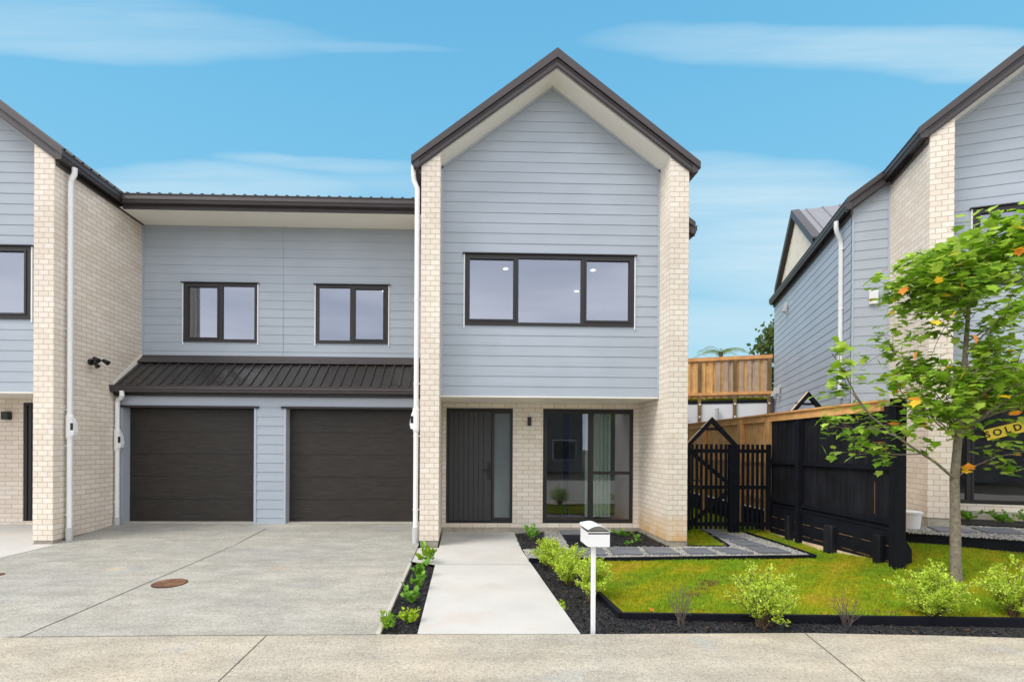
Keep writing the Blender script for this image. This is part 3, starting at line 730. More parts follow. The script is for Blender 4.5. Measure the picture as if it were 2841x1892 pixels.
    rb = MB(); rb.prism([(xm-.14, zap+th-.07), (xm, zap+th+.045), (xm+.14, zap+th-.07), (xm, zap+th+.01)], 1, yb0-.03, yb1, 'dark_metal')
    rb.build('ridge_cap', rf)
    # barge boards: fascia below, cap above
    bb = MB()
    for sg in (-1, 1):
        def q(x, dz): return (x, zbar(x)+dz)
        e1 = (X0-.045) if sg < 0 else (X1+.045); e2 = (X0-.165) if sg < 0 else (X1+.165)
        bb.prism([q(e1, 0), (xm, zap), (xm, zap+.155), q(e1, .155)], 1, yb0, yb0+.045, 'dark_metal')
        bb.prism([q(e1, .02), (xm, zap+.02), (xm, zap+.035), q(e1, .035)], 1, yb0-.01, yb0-.0005, 'dark_metal')
        bb.prism([q(e1, .105), (xm, zap+.105), (xm, zap+.118), q(e1, .118)], 1, yb0-.012, yb0-.0005, 'dark_metal')
        bb.prism([q(e2, .150), (xm, zap+.150), (xm, zap+.300), q(e2, .262)], 1, yb0-.035, yb0+.03, 'dark_metal')
    bb.build('barge_board', rf)
    gb = MB(); ge = zbar(X0)-.0
    for sg, X in ((-1, X0), (1, X1)):
        j = (jog == 'L' and sg < 0) or (jog == 'R' and sg > 0)
        y_end = Y0+1.35 if j else yb1
        if X == X0 and not side_left: y_end = Y0+1.6
        gutter(gb, (X+sg*.04, yb0-.01), (X+sg*.04, y_end), (sg, 0), zbar(X)+.13, zbar(X)-.03)
        gb.box(min(X+sg*.002, X+sg*.04), max(X+sg*.002, X+sg*.04), yb0+.06, y_end, zbar(X)-.10, zbar(X)+.08, 'dark_metal')
        if j:
            x_e = X+sg*.10; x2 = x_e+sg*.593; yj = Y0+1.33
            for d0, d1, dy in ((0, .155, 0), (.150, .262, -.03)):
                bb2 = [(x_e, zbar(x_e)+d0), (x2+sg*.02, zbar(x2)+d0), (x2+sg*.02, zbar(x2)+d1), (x_e, zbar(x_e)+d1)]
                gb.prism(bb2, 1, yj+dy, yj+.04, 'dark_metal')
            gutter(gb, (X+sg*(.593+.04), yj-.02), (X+sg*(.593+.04), yb1), (sg, 0), zbar(x2)+.20, zbar(x2)+.04)
            gb.box(min(X+sg*.597, X+sg*.635), max(X+sg*.597, X+sg*.635), yj+.03, yb1, zbar(x2)-.04, zbar(x2)+.12, 'dark_metal')
    gb.build('gutter', rf)
    # jog of the side wall, clad in boards
    if jog:
        sg = -1 if jog == 'L' else 1; X = X0 if sg < 0 else X1; x2 = X+sg*.593; yj = Y0+1.45; mb = MB()
        zt = zbar(x2)+.03
        Ff = Plane2((0, yj, 0), (1, 0, 0), (0, -1, 0)); a, b = min(X, x2), max(X, x2)
        z_hi = zbar(X)+.03
        ol = [(a, zb), (b, zb), (b, zbar(b)+.02), (a, zbar(a)+.02)]
        siding(mb, Ff, a, b, zb, z_hi, outline=ol, first=first)
        Fs = Plane2((x2, yj, 0), (0, 1, 0), (sg, 0, 0)); siding(mb, Fs, 0, depth-1.45, zb, zt, first=first)
        for q in (x2,): mb.box(min(q, q-sg*.03), max(q, q-sg*.03), yj-.017, yj-.001, zb, zt, 'trim_paint')
        mb.box(min(X, X+sg*.03), max(X, X+sg*.03), yj-.03, yj-.001, zb, zbar(X), 'trim_paint')
        mb.box(min(x2, X), max(x2, X), yj+.02, Y0+depth, zb-.7, zb-.001, 'plinth')
        mb.build('side_cladding', root)
    mb = MB(); mb.face([(X0, Y0+depth, zb-.5), (X1, Y0+depth, zb-.5), (X1, Y0+depth, zbar(X1)), (xm, Y0+depth, zap), (X0, Y0+depth, zbar(X0))], 'brick'); mb.build('back_wall', root)
    return zbar, rf, (xi0, xi1, yc, yd)

def front_door(root, X0, X1, z0, z1, yd, n=9):
    y = yd+.07
    mb = MB(); t = .045
    mb.box(X0, X0+t, y-.05, y+.05, z0, z1, 'frame_metal'); mb.box(X1-t, X1, y-.05, y+.05, z0, z1, 'frame_metal')
    mb.box(X0+t, X1-t, y-.05, y+.05, z1-t, z1, 'frame_metal'); mb.box(X0+t, X1-t, y-.05, y+.05, z0, z0+.035, 'frame_metal')
    xs = X1-.36; mb.box(xs-.045, xs, y-.05, y+.05, z0+.035, z1-t, 'frame_metal')
    d = mb.build('front_door', root)
    lf = MB(); a, b = X0+t+.004, xs-.049; w = .0958; x = a; m_ = b-.07
    lf.box(a, b, y-.01, y+.02, z0+.04, z1-t-.004, 'door_paint')
    first = True; xs_ = [a, a+.1]
    while xs_[-1]+w < b-.10: xs_.append(xs_[-1]+w)
    xs_.append(b)
    for p, q in zip(xs_, xs_[1:]): lf.box(p+.006, q-.006, y-.03, y-.01, z0+.045, z1-t-.01, 'door_paint')
    lf.build('door_leaf', d)
    gp = MB(); gp.face([(xs+.001, y-.005, z0+.10), (X1-t-.001, y-.005, z0+.10), (X1-t-.001, y-.005, z1-t-.05), (xs+.001, y-.005, z1-t-.05)], 'glass_frost')
    gp.build('sidelight', d)
    fr = MB()
    for (p, q, r_, s_) in ((xs, X1-t, z0+.035, z0+.10), (xs, X1-t, z1-t-.05, z1-t)):
        fr = MB(); fr.box(p, q, y-.03, y+.01, r_, s_, 'frame_metal'); fr.build('sidelight_bead', d)
    hx = b-.055; hb = MB(); hb.box(hx-.02, hx+.035, y-.045, y-.024, -.62, -.29, 'black_plastic'); hb.box(hx-.012, hx+.028, y-.055, y-.045, -.40, -.30, 'black_plastic')
    hb.tube([(hx+.005, y-.045, -.445), (hx+.005, y-.085, -.445), (hx-.13, y-.09, -.445)], .010, 'black_plastic', 8)
    hb.build('handle', d)
    return d

def downpipe(root, x, y, ztop, zbot, top=None, div_z=None, side=1, collar=.30, brackets=(), bd=(-1, 0)):
    mb = MB(); r = .041
    pts = list(top or []) + [(x, y, ztop), (x, y, zbot+collar)]
    mb.tube(pts, r, 'white_pvc', 14)
    for z in brackets:
        mb.tube([(x, y, z-.012), (x, y, z+.012)], r+.005, 'white_pvc', 14)
        mb.tube([(x, y, z), (x+bd[0]*.085, y+bd[1]*.085, z)], .009, 'white_pvc', 6)
    o = mb.build('downpipe', root, smooth=True)
    c = MB(); c.tube([(x, y, zbot), (x, y, zbot+collar)], r+.014, 'grey_pvc', 14); c.build('pipe_collar', o, smooth=True)
    if div_z is not None:
        d = MB(); z = div_z
        d.tube([(x, y, z-.21), (x, y, z-.17), (x, y, z+.17), (x, y, z+.21)], [r+.004, r+.016, r+.016, r+.004], 'white_pvc', 14)
        prof = [(-.02, .16), (.055, .14), (.085, .05), (.10, -.08), (.085, -.15), (.02, -.17), (-.02, -.17)]
        s = side
        for dy in (-.045,):
            pts_ = [(x+s*p[0], p[1]+z) for p in prof]
            d.prism(pts_, 1, y-.048, y+.048, 'white_pvc')
        d.face([(x+s*.0905, y-.032, z-.07), (x+s*.0905, y+.032, z-.07), (x+s*.0775, y+.032, z+.07), (x+s*.0775, y-.032, z+.07)], 'black_plastic')
        d.box(min(x+s*.04, x+s*.088), max(x+s*.04, x+s*.088), y-.0495, y-.0485, z-.06, z+.06, 'black_plastic')
        d.build('leaf_diverter', o, bevel=.006)
    return o

def wall_lamp(root, x, y, z, shape='round'):
    mb = MB()
    if shape == 'round':
        mb.tube([(x, y-.055, z-.085), (x, y-.055, z+.085)], .036, 'black_plastic', 16); mb.box(x-.02, x+.02, y-.03, y, z-.04, z+.04, 'black_plastic')
    else: mb.box(x-.06, x+.06, y-.10, y, z-.075, z+.075, 'black_plastic')
    return mb.build('wall_lamp', root, smooth=(shape == 'round'))

# ------------------------------------------------------------------ centre townhouse with the garage wing
YP = 8.47
ch = thing('townhouse', 'middle gabled townhouse of pale brick and grey boards with two brown garage doors', 'house', (0, 0, 0))
XL, XR = -.691, 3.786
gd = (-.301, .992, -1.473, .755); sdh = (1.58, 3.358, -1.473, .755)
cw = (.043, 3.007, 2.126, 3.356)
zbar_c, roof_c, (xi0, xi1, yc, yd) = gable_block(ch, XL, XR, YP, -1.557, .893, 6.30, 9., cw, [gd, sdh], jog='R', stain=True)
Fc = Plane2((0, yc, 0), (1, 0, 0), (0, -1, 0))
window(ch, Fc, *cw, [(.125, .884, 2.225, 3.27, 1), (.974, 2.071, 2.175, 3.29, 0), (2.168, 2.921, 2.225, 3.27, 1)], label='wide three pane upper window')
room(ch, -.3, 3.4, yc+.06, 13.2, 1.0, 3.47, [tuple(at(u, v, lambda x, y: 3.47)[:2]) if 0 else tuple((ray(u, v)*3.45/ray(u, v)[2])[:2]) for u, v in ((1403, 748), (1645, 752), (1600, 810))])
front_door(ch, gd[0], gd[1], gd[2], gd[3], yd)
Fd = Plane2((0, yd+.06, 0), (1, 0, 0), (0, -1, 0))
sl = window(ch, Fd, *sdh, [(1.66, 2.48, -1.40, .665, 1), (2.575, 3.30, -.46, .665, 0), (2.575, 3.30, -1.40, -.52, 0)], 'glass_lower', name='sliding_door', flash=False, label='dark framed glass sliding door')
room(ch, -.35, 1.2, yd+.16, 13.6, -1.46, .9)
room(ch, 1.3, 3.42, yd+.16, 13.6, -1.46, .9)
def curtain(root, x0, x1, y, z0, z1, mat, n=40, amp=.03, waves=6):
    mb = MB(); pr_ = []
    for i in range(n+1):
        t = i/n; pr_.append((x0+(x1-x0)*t, y+amp*sin(t*waves*2*pi)+.4*amp*sin(t*waves*5+1)))
    for a, b in zip(pr_, pr_[1:]): mb.face([(a[0], a[1], z0), (b[0], b[1], z0), (b[0], b[1], z1), (a[0], a[1], z1)], mat)
    return mb.build('curtain', root, smooth=True)
curtain(ch, 1.60, 1.72, yd+.42, -1.4, .75, 'navy_cloth', waves=3)
curtain(ch, 2.06, 2.17, yd+.42, -1.4, .75, 'navy_cloth', waves=3)
curtain(ch, 2.50, 3.02, yd+.40, -1.4, .75, 'sheer_cloth', waves=7)
wall_lamp(ch, 1.305, yd, .50)
mb = MB(); mb.tube([(3.83, 8.62, -1.66), (3.83, 8.62, -1.20), (3.80, 8.62, -1.175)], .022, 'grey_pvc', 10); mb.build('conduit', ch, smooth=True)

# garage wing
YW, YE, YCOL, YG = 10.76, 9.86, 10.0, 10.2
X0w, X1w = -6.62, XL
mb = MB(); F = Plane2((0, YW, 0), (1, 0, 0), (0, -1, 0))
h1 = (-5.769, -4.267, 2.144, 3.358); h2 = (-3.054, -1.557, 2.144, 3.358)
siding(mb, F, X0w, X1w, 1.865, 4.56, holes=[h1, h2], first=.09)
mb.box(X0w, X0w+.035, YW-.03, YW, 1.865, 4.55, 'trim_paint')
mb.box(-3.735, -3.731, YW-.0165, YW-.002, 1.865, 4.55, 'trim_paint')
for h in (h1, h2):
    for (p, q) in (((h[0], h[2]), (h[0], h[3])), ((h[1], h[3]), (h[1], h[2])), ((h[0], h[3]), (h[1], h[3])), ((h[1], h[2]), (h[0], h[2]))):
        mb.face([F.P(*p, .01), F.P(*q, .01), F.P(*q, -.1), F.P(*p, -.1)], 'trim_paint')
mb.build('wing_cladding', ch)
window(ch, F, *h1, [(h1[0]+.10, -5.075, 2.235, 3.275, 1), (-4.965, h1[1]-.05, 2.205, 3.30, 0)], label='upper window over the left garage door')
window(ch, F, *h2, [(h2[0]+.065, -2.345, 2.205, 3.30, 0), (-2.235, h2[1]-.10, 2.235, 3.275, 1)], label='upper window over the right garage door')
d_ = ray(1066, 809); room(ch, X0w+.1, X1w-.1, YW+.06, 14.2, 1.9, 3.47, [tuple((d_*3.45/d_[2])[:2])])
mb = MB(); mb.box(X0w, X1w, 9.99, YW, 4.55, 4.57, 'soffit_paint'); mb.build('wing_soffit', ch)
mb = MB(); gutter(mb, (X0w+.17, 9.955), (X1w-.17+.12, 9.955), (0, -1), 4.755, 4.59)
mb.box(X0w+.12, X1w-.002, 9.955, 9.985, 4.515, 4.72, 'dark_metal'); mb.build('wing_gutter', ch)
mb = MB()                                                     # ribbed roof of the wing
x = X0w+.15; prof = []
while x < X1w:
    e = min(x+.2, X1w); prof += [(x, 0), (min(x+.07, e), 0), (min(x+.085, e), .035), (min(x+.125, e), .035), (min(x+.14, e), 0)]; x = e
prof.append((X1w, 0))
for a, b in zip(prof, prof[1:]):
    if b[0]-a[0] < 1e-6: continue
    mb.face([(a[0], 9.86, 4.755+a[1]), (b[0], 9.86, 4.755+b[1]), (b[0], 14.5, 5.55+b[1]), (a[0], 14.5, 5.55+a[1])], 'roof_metal')
for i in range(0, len(prof)-1, 5):
    q = prof[i:i+6]
    if len(q) > 4: mb.face([(q[1][0], 9.8605, 4.74), (q[2][0], 9.8605, 4.79), (q[3][0], 9.8605, 4.79), (q[4][0], 9.8605, 4.74)], 'roof_metal')
mb.face([(X0w, 14.5, 5.55), (X1w, 14.5, 5.55), (X1w, 17, 4.6), (X0w, 17, 4.6)], 'roof_metal')
mb.face([(X0w, 17, 4.6), (X1w, 17, 4.6), (X1w, 17, -1.6), (X0w, 17, -1.6)], 'brick')
mb.build('wing_roof', ch)
# lower lean-to roof over the garages
mb = MB(); z_lo, z_hi, yl = 1.125, 1.745, YW-.03
x = X0w+.005; prof = [(x, 0)]; x += .06
while x < X1w-.05:
    prof += [(x, 0), (x+.012, .03), (x+.042, .03), (x+.054, 0)]; x += .19
prof.append((X1w, 0))
for a, b in zip(prof, prof[1:]):
    mb.face([(a[0], YE-.01, z_lo+a[1]), (b[0], YE-.01, z_lo+b[1]), (b[0], yl-.02, z_hi+b[1]), (a[0], yl-.02, z_hi+a[1])], 'roof_metal')
mb.face([(X0w, YE-.01, z_lo-.03), (X1w, YE-.01, z_lo-.03), (X1w, YE-.01, z_lo+.001), (X0w, YE-.01, z_lo+.001)], 'dark_metal')
lr = mb.build('lean_to_roof', ch)
fb = MB(); fb.prism([(YW-.016, 1.862), (YW-.075, 1.79), (YW-.20, 1.70), (YW-.20, 1.685), (YW-.05, 1.76), (YW-.016, 1.76)], 0, X0w+.002, X1w-.002, 'dark_metal'); fb.build('apron_flashing', lr)
fb = MB(); fb.box(X0w+.002, X1w-.002, YE+.001, YE+.03, .985, 1.10, 'roof_metal')
gutter(fb, (X0w+.002, YE), (X1w-.002, YE), (0, -1), 1.128, 1.0, .10); fb.build('gutter', lr)
# raking brick soldier edge on the neighbour's wall beside the roof is part of that wall
mb = MB(); mb.box(X0w+.002, X1w-.002, YE+.03, YCOL+.2, .945, .975, 'black_plastic')
mb.box(X0w+.002, X1w-.002, YCOL-.018, YCOL+.19, .765, .942, 'trim_paint')
mb.build('header_board', ch)
for (a, b) in ((X0w+.002, -6.50), (-4.01, -3.40)):
    colm = MB()
    Fcol = Plane2((0, YCOL, 0), (1, 0, 0), (0, -1, 0))
    siding(colm, Fcol, a+(.045 if a > -5 else 0), b-.045, -1.542, .765, first=.15, lip=.011)
    if a > -5: colm.box(a, a+.045, YCOL-.022, YCOL+.20, -1.545, .764, 'trim_paint')
    colm.box(b-.045, b, YCOL-.022, YCOL+.20, -1.545, .764, 'trim_paint')
    colm.box(a+.02, b-.05, YCOL+.004, YCOL+.2, -1.60, .764, 'trim_paint')
    colm.build('garage_column', ch)
colm = MB(); colm.box(X1w-.06, X1w-.002, YCOL-.02, YCOL+.2, -1.545, .764, 'trim_paint'); colm.build('door_jamb', ch)
for (a, b) in ((-6.50, -4.01), (-3.40, X1w-.06)):
    mb = MB(); zt, z0 = .716, -1.488; n = 5; hh = (zt-z0)/n
    for i in range(n):
        za = z0+i*hh; zb2 = za+hh
        mb.box(a, b, YG, YG+.04, za+.003, zb2-.003, 'garage_panel')
        mb.box(a, b, YG-.004, YG+.001, zb2-.012, zb2-.006, 'garage_panel')
    mb.box(a, b, YG+.008, YG+.03, z0, zt+.05, 'black_plastic')
    gdr = mb.build('garage_door', ch)
    f = MB(); f.box(a-.03 if a < -5 else a-.09, b+.09 if a < -5 else b, YCOL-.045, YG+.03, .722, .763, 'frame_metal'); f.build('head_flashing', gdr)
    bd = MB(); n = 18; cx, cz = b-.05, z0+.055
    bd.face([(cx+.038*cos(2*pi*k/n), YG-.007, cz+.017*sin(2*pi*k/n)) for k in range(n)], 'white_paint')
    bd.face([(cx+.030*cos(2*pi*k/n), YG-.0085, cz+.009*sin(2*pi*k/n)) for k in range(n)], 'navy_cloth')
    bd.build('badge', gdr)
mb = MB(); mb.box(-6.50, -4.01, YCOL+.03, YG+.05, -1.60, -1.490, 'concrete_plain'); mb.box(-3.40, X1w, YCOL+.03, YG+.05, -1.60, -1.490, 'concrete_plain'); mb.build('door_sill', ch)
downpipe(ch, -.765, 8.56, 4.30, -1.64, top=[(-.83, 8.56, 4.68), (-.83, 8.56, 4.52), (-.82, 8.56, 4.44)], div_z=.45, side=-1, brackets=(2.45, 1.05, .62, .18, -1.05), bd=(1, 0))
downpipe(ch, -6.545, 9.90, .80, -1.53, top=[(-6.40, 9.80, 1.02), (-6.40, 9.80, .93), (-6.43, 9.83, .89), (-6.52, 9.88, .865), (-6.543, 9.90, .83)], div_z=.10, side=1, collar=.16, brackets=(.36, -.10, -1.08))

# ------------------------------------------------------------------ left townhouse
lh = thing('townhouse', 'left gabled townhouse cut off by the picture edge, with a long blank brick side wall', 'house', (0, 0, 0))
LX1 = -6.62; LX0 = LX1-4.477
lw = (-10.31, -7.345, 2.132, 3.36)
ldh = [(-8.30, -7.00, -1.45, .793), (-10.7, -8.95, -1.473, .755)]
gable_block(lh, LX0, LX1, YP, -1.557, .893, 6.30, 9., lw, ldh)
window(lh, Plane2((0, yc, 0), (1, 0, 0), (0, -1, 0)), *lw, [(-10.22, -9.47, 2.23, 3.275, 1), (-9.37, -8.29, 2.18, 3.30, 0), (-8.20, -7.44, 2.23, 3.275, 1)], label='wide upper window cut by the picture edge')
room(lh, LX0+.4, LX1-.4, yc+.06, 13., 1.0, 3.47)
room(lh, LX0+.4, -8.4, yd+.2, 13., -1.46, .9)
mb = MB(); mb.box(-8.30, -8.245, yd+.02, yd+.12, -1.45, .793, 'frame_metal'); mb.box(-8.245, -7.0, yd+.02, yd+.12, .74, .793, 'frame_metal'); dd = mb.build('front_door', lh)
mb = MB(); mb.box(-8.245, -8.18, yd+.04, yd+.10, -1.45, .74, 'black_plastic'); mb.box(-8.18, -7.0, yd+.05, yd+.09, -1.45, .74, 'door_paint')
mb.build('door_leaf', dd)
Fl = Plane2((0, yd+.06, 0), (1, 0, 0), (0, -1, 0))
window(lh, Fl, *ldh[1], [(-10.62, -9.85, -1.4, .67, 1), (-9.75, -9.05, -1.4, .67, 0)], 'glass_lower', name='sliding_door', flash=False)
wall_lamp(lh, -8.565, yd, .54, 'box')
downpipe(lh, -6.53, 8.70, 4.35, -1.66, top=[(-6.47, 8.70, 4.60), (-6.475, 8.70, 4.50), (-6.52, 8.70, 4.42)], div_z=.30, side=1, collar=.28, brackets=(3.95, 2.45, 1.93, .58, -.02, -1.17))
# a soldier course rakes along the lean-to roof
mb = MB()
mb.prism([(9.86, 1.19), (9.86, 1.13), (10.74, 1.76), (10.74, 1.865), (10.68, 1.84)], 0, -6.612, -6.600, 'soffit_paint'); mb.build('raking_brick_edge', lh)
sl_ = MB(); y, z = 9.27, 1.47
sl_.tube([(-6.62, y, z), (-6.57, y, z)], .055, 'black_plastic', 14)
sl_.tube([(-6.57, y, z), (-6.50, y-.02, z-.03), (-6.46, y-.02, z-.09)], [.03, .028, .045], 'black_plastic', 10)
for dy in (-.11, .12):
    sl_.tube([(-6.57, y, z+.01), (-6.50, y+dy*.7, z+.05), (-6.44, y+dy, z+.03)], .014, 'black_plastic', 8)
    sl_.tube([(-6.47, y+dy, z+.055), (-6.38, y+dy*1.1, z+.0)], [.03, .048], 'black_plastic', 12)
sl_.build('security_light', lh, smooth=True)

# ------------------------------------------------------------------ right townhouse (turned towards the street)
rh = thing('townhouse', 'right gabled townhouse of pale brick and grey boards standing higher behind the black fence', 'house', (A0[0], A0[1], 0), -TH)
rw = (.745, 3.70, 2.63, 3.872)
rdh = [(1.0, 2.78, -.95, 1.24), (2.95, 4.1, -.95, 1.24)]
zr, roof_r, (ra, rb_, ryc, ryd) = gable_block(rh, 0, 4.477, 0, -1.074, 1.38, 6.62, 8.1, rw, rdh, jog='L', stain=True)
window(rh, Plane2((0, ryc, 0), (1, 0, 0), (0, -1, 0)), *rw, [(.83, 1.59, 2.73, 3.785, 1), (1.68, 2.77, 2.68, 3.81, 0), (2.86, 3.62, 2.73, 3.785, 1)])
room(rh, .35, 4.1, ryc+.06, 5., 1.5, 3.95); room(rh, .35, 2.85, ryd+.2, 6., -.95, 1.38)
Fr = Plane2((0, ryd+.05, 0), (1, 0, 0), (0, -1, 0))
window(rh, Fr, *rdh[0], [(1.04, 1.15, -.88, 1.16, 0), (1.25, 2.00, -.88, 1.16, 1), (2.09, 2.72, -.88, 1.16, 0)], 'glass_lower', name='sliding_door', flash=False)
front_door(rh, *rdh[1], ryd) if 0 else None
mb = MB(); mb.box(*rdh[1][:2], ryd+.04, ryd+.09, *rdh[1][2:], 'door_paint'); mb.build('front_door', rh)
downpipe(rh, -.64, 1.88, 4.02, 1.0, top=[(-.75, 1.78, 4.45), (-.75, 1.78, 4.32), (-.73, 1.80, 4.24), (-.66, 1.86, 4.12)], brackets=(3.92, 2.75, 1.55), bd=(.3, -1), collar=.12)
mb = MB(); mb.box(-.325, -.19, 1.385, 1.432, 2.70, 2.95, 'white_paint'); mb.box(-.315, -.20, 1.382, 1.386, 2.755, 2.762, 'grey_pvc'); mb.build('meter_box', rh, bevel=.015)
for (b, z, hgt) in ((6.35, 3.93, .3), (7.15, 1.72, .22), (7.7, 1.70, .22)):
    mb = MB(); x = -.66
    mb.prism([(x-.10, z-.10), (x+.0, z-.10), (x+.03, z+.10), (x+.0, z+.12)], 1, b-.06, b+.06, 'grey_pvc'); mb.box(x-.02, x+.06, b-.02, b+.02, z+.08, z+.16, 'grey_pvc'); mb.box(x-.03, x+.05, b-.03, b+.03, z-.16, z-.10, 'grey_pvc')
    mb.build('wall_vent', rh)
mb = MB(); mb.tube([(-.68, 7.9, -1.2), (-.68, 7.9, 1.62)], .05, 'dark_metal', 10); mb.build('conduit', rh, smooth=True)
# cross gable behind
mb = MB(); zt = 6.70; bm_ = 6.85; hw = 2.05
mb.face([(-.30, bm_-hw, zt-hw*SL), (-.30, bm_+hw, zt-hw*SL), (-.30, bm_, zt)], 'brick'); mb.build('gable_wall', rh)
mb = MB()
for sg in (-1, 1):
    y = 0
    P0 = Vector((0, bm_, zt+.12)); D = Vector((0, sg*hw*1.06, -hw*1.06*SL)); 
    xs = [-.42]
    while xs[-1] < 2.2: xs.append(xs[-1]+.4)
    nrm = Vector((0, sg*SL, 1)).normalized()
    for a, b in zip(xs, xs[1:]):
        for (p, q, h0, h1_) in ((a, a+.34, 0, 0), (a+.34, a+.35, 0, .03), (a+.35, a+.39, .03, .03), (a+.39, b, .03, 0)):
            mb.face([P0+Vector((p, 0, 0))+nrm*h0, P0+Vector((q, 0, 0))+nrm*h1_, P0+D+Vector((q, 0, 0))+nrm*h1_, P0+D+Vector((p, 0, 0))+nrm*h0], 'roof_metal_sheen')
    for x in (-.43,):
        a = P0+Vector((x, 0, .02)); b = a+D
        mb.face([a, b, b-Vector((0, 0, .2)), a-Vector((0, 0, .2))], 'dark_metal'); mb.face([a-Vector((0, 0, .2)), b-Vector((0, 0, .2)), b+Vector((.15, 0, -.2)), a+Vector((.15, 0, -.2))], 'dark_metal')
        mb.face([a+Vector((0, 0, .01)), b+Vector((0, 0, .01)), b+Vector((.2, 0, .01)), a+Vector((.2, 0, .01))], 'dark_metal')
mb.build('cross_gable_roof', roof_r)

# SOLD sticker on the neighbour's sliding door
sg = thing('sold_sign', 'yellow SOLD banner stuck at a slant across the right house glass door behind the tree', 'sign', (A0[0], A0[1], 0), -TH)
cen = (1.80, ryd-.002, .38); ang = radians(17)
mb = MB(); T = Matrix.Translation(cen) @ Matrix.Rotation(-ang, 4, 'Y')
mb.box(-.42, .42, -.003, .003, -.095, .095, 'yellow_sign', T=T); mb.build('banner', sg)
def text_mesh(name, body, size, mat, parent, Tm, ex=.002):
    cu = bpy.data.curves.new(name, 'FONT'); cu.body = body; cu.size = size; cu.align_x = 'CENTER'; cu.align_y = 'CENTER'; cu.extrude = ex; cu.offset = .004
    o = bpy.data.objects.new(name, cu); COL.objects.link(o)
    dg = bpy.context.evaluated_depsgraph_get(); me = bpy.data.meshes.new_from_object(o.evaluated_get(dg)); bpy.data.objects.remove(o)
    me.materials.clear(); me.materials.append(MATS[mat]); me.transform(Tm)
    r = bpy.data.objects.new(name, me); COL.objects.link(r); r.parent = parent; return r
text_mesh('lettering', 'S O L D', .155, 'black_plastic', sg, T @ Matrix.Translation((-.17, -.006, 0)) @ Matrix.Rotation(pi/2, 4, 'X'))

# ------------------------------------------------------------------ fences and gate
def fyu(u):
    d = ray(u, CY); k = d[0]/d[1]; return (5.80-.075*6.58)/(k-.075)
ANG = math.atan(.075)
fe = thing('timber_fence', 'tall boundary fence stained black, with raw orange cap and boards behind the gate', 'fence')
ZT = .655; ZR = -1.08
Y_END = 6.60; Y_PAINT = 9.86
def FP(y, off, z): return Vector((FX(y)-off, y, z))     # off: towards the house side
def fbox(mb, y0, y1, o0, o1, z0, z1, mat, zf0=None, zf1=None):
    def zz(y, base): return base(y) if callable(base) else base
    c = []
    for y in (y0, y1):
        for o in (o0, o1):
            for z in (z0, z1): c.append(FP(y, o, zz(y, z)))
    for q in ((0, 4, 5, 1), (2, 3, 7, 6), (0, 1, 3, 2), (4, 6, 7, 5), (1, 5, 7, 3), (0, 2, 6, 4)): mb.face([c[i] for i in q], mat)
for nm, ya, yb_, mat in (('painted_boards', Y_END+.02, Y_PAINT, 'black_boards'), ('raw_boards', Y_PAINT, 16., 'pine')):
    mb = MB(); y = ya; k = 0
    while y < yb_:
        w = .146; o_ = .0 if k % 2 else .002
        fbox(mb, y+.0025, min(y+w, yb_)-.001, o_-.019, o_, ZR-.12, ZT-.06, mat); y += w; k += 1
    if mat == 'black_boards':
        for kk in range(int((yb_-ya)/.146)):
            if kk not in (3, 9, 16): continue
            yy = ya+kk*.146; z1_ = rng.uniform(-.6, .5); fbox(mb, yy-.0005, yy+.0025, .0021, .0026, max(z1_-rng.uniform(.2, .7), -.93), z1_, 'pine')
    if mat == 'black_boards': fbox(mb, ya, yb_, -.021, -.0192, ZR-.02, ZT-.07, 'pine')
    mb.build(nm, fe)
mb = MB()
fbox(mb, Y_END+.3, 16, -.03, .05, ZT-.125, ZT-.002, 'pine_long'); fbox(mb, Y_END+.3, 16, -.075, .085, ZT, ZT+.03, 'pine_long'); mb.build('cap_rail', fe)
for z in (-.25, -.98):
    mb = MB(); fbox(mb, Y_END+.05, Y_PAINT-.02, .004, .05, z-.035, z+.035, 'black_stain'); mb.build('rail', fe)
    mb = MB(); fbox(mb, Y_PAINT, 15.8, .004, .05, z-.035, z+.035, 'pine_long'); mb.build('rail', fe)
zl = lambda y: z_lawn(FX(y), y)-.1
for u0, u1, top, mat in ((2217, 2240, ZT-.135, 'black_stain'), (2473, 2518, ZT+.02, 'black_stain')):
    y0, y1 = fyu(u1), fyu(u0)
    if u0 > 2400: y0, y1 = Y_END-.06, Y_END+.05
    else: y0 = (y0+y1)/2-.05; y1 = y0+.10
    mb = MB(); fbox(mb, y0, y1, .004 if u0 < 2400 else -.03, .115, zl(y0), top, mat); mb.build('post', fe)
for y in (10.9, 12.9, 15.): mb = MB(); fbox(mb, y, y+.1, .004, .105, -1.75, ZT-.03, 'pine'); mb.build('post', fe)
mb = MB(); fbox(mb, Y_PAINT-.07, Y_PAINT+.03, .006, .09, -1.7, ZT-.10, 'pine'); mb.build('post', fe)
mb = MB()
for i in range(3):
    z0 = ZR-.02-(i+1)*.205; fbox(mb, Y_END+.05, Y_PAINT-.08, .003, .032, z0+.005, z0+.20, 'black_stain')
fbox(mb, Y_END+.05, Y_PAINT-.08, .033, .036, lambda y: z_lawn(FX(y), y)-.1, lambda y: z_lawn(FX(y), y)+.012+.012*sin(y*9), 'pine_cut')
for i in (1, 2):
    for kk in range(9):
        y0_ = Y_END+.15+kk*.35; fbox(mb, y0_, y0_+rng.uniform(.15, .32), .0325, .0335, ZR-.02-i*.205, ZR-.02-i*.205+.003, 'pine')
fbox(mb, Y_END+.05, Y_PAINT-.08, -.001, .0015, -1.8, ZR-.14, 'pine_long'); fbox(mb, Y_END+.05, Y_PAINT-.08, .003, .03, ZR-.016, ZR+.03, 'black_stain')
mb.build('retaining_boards', fe)
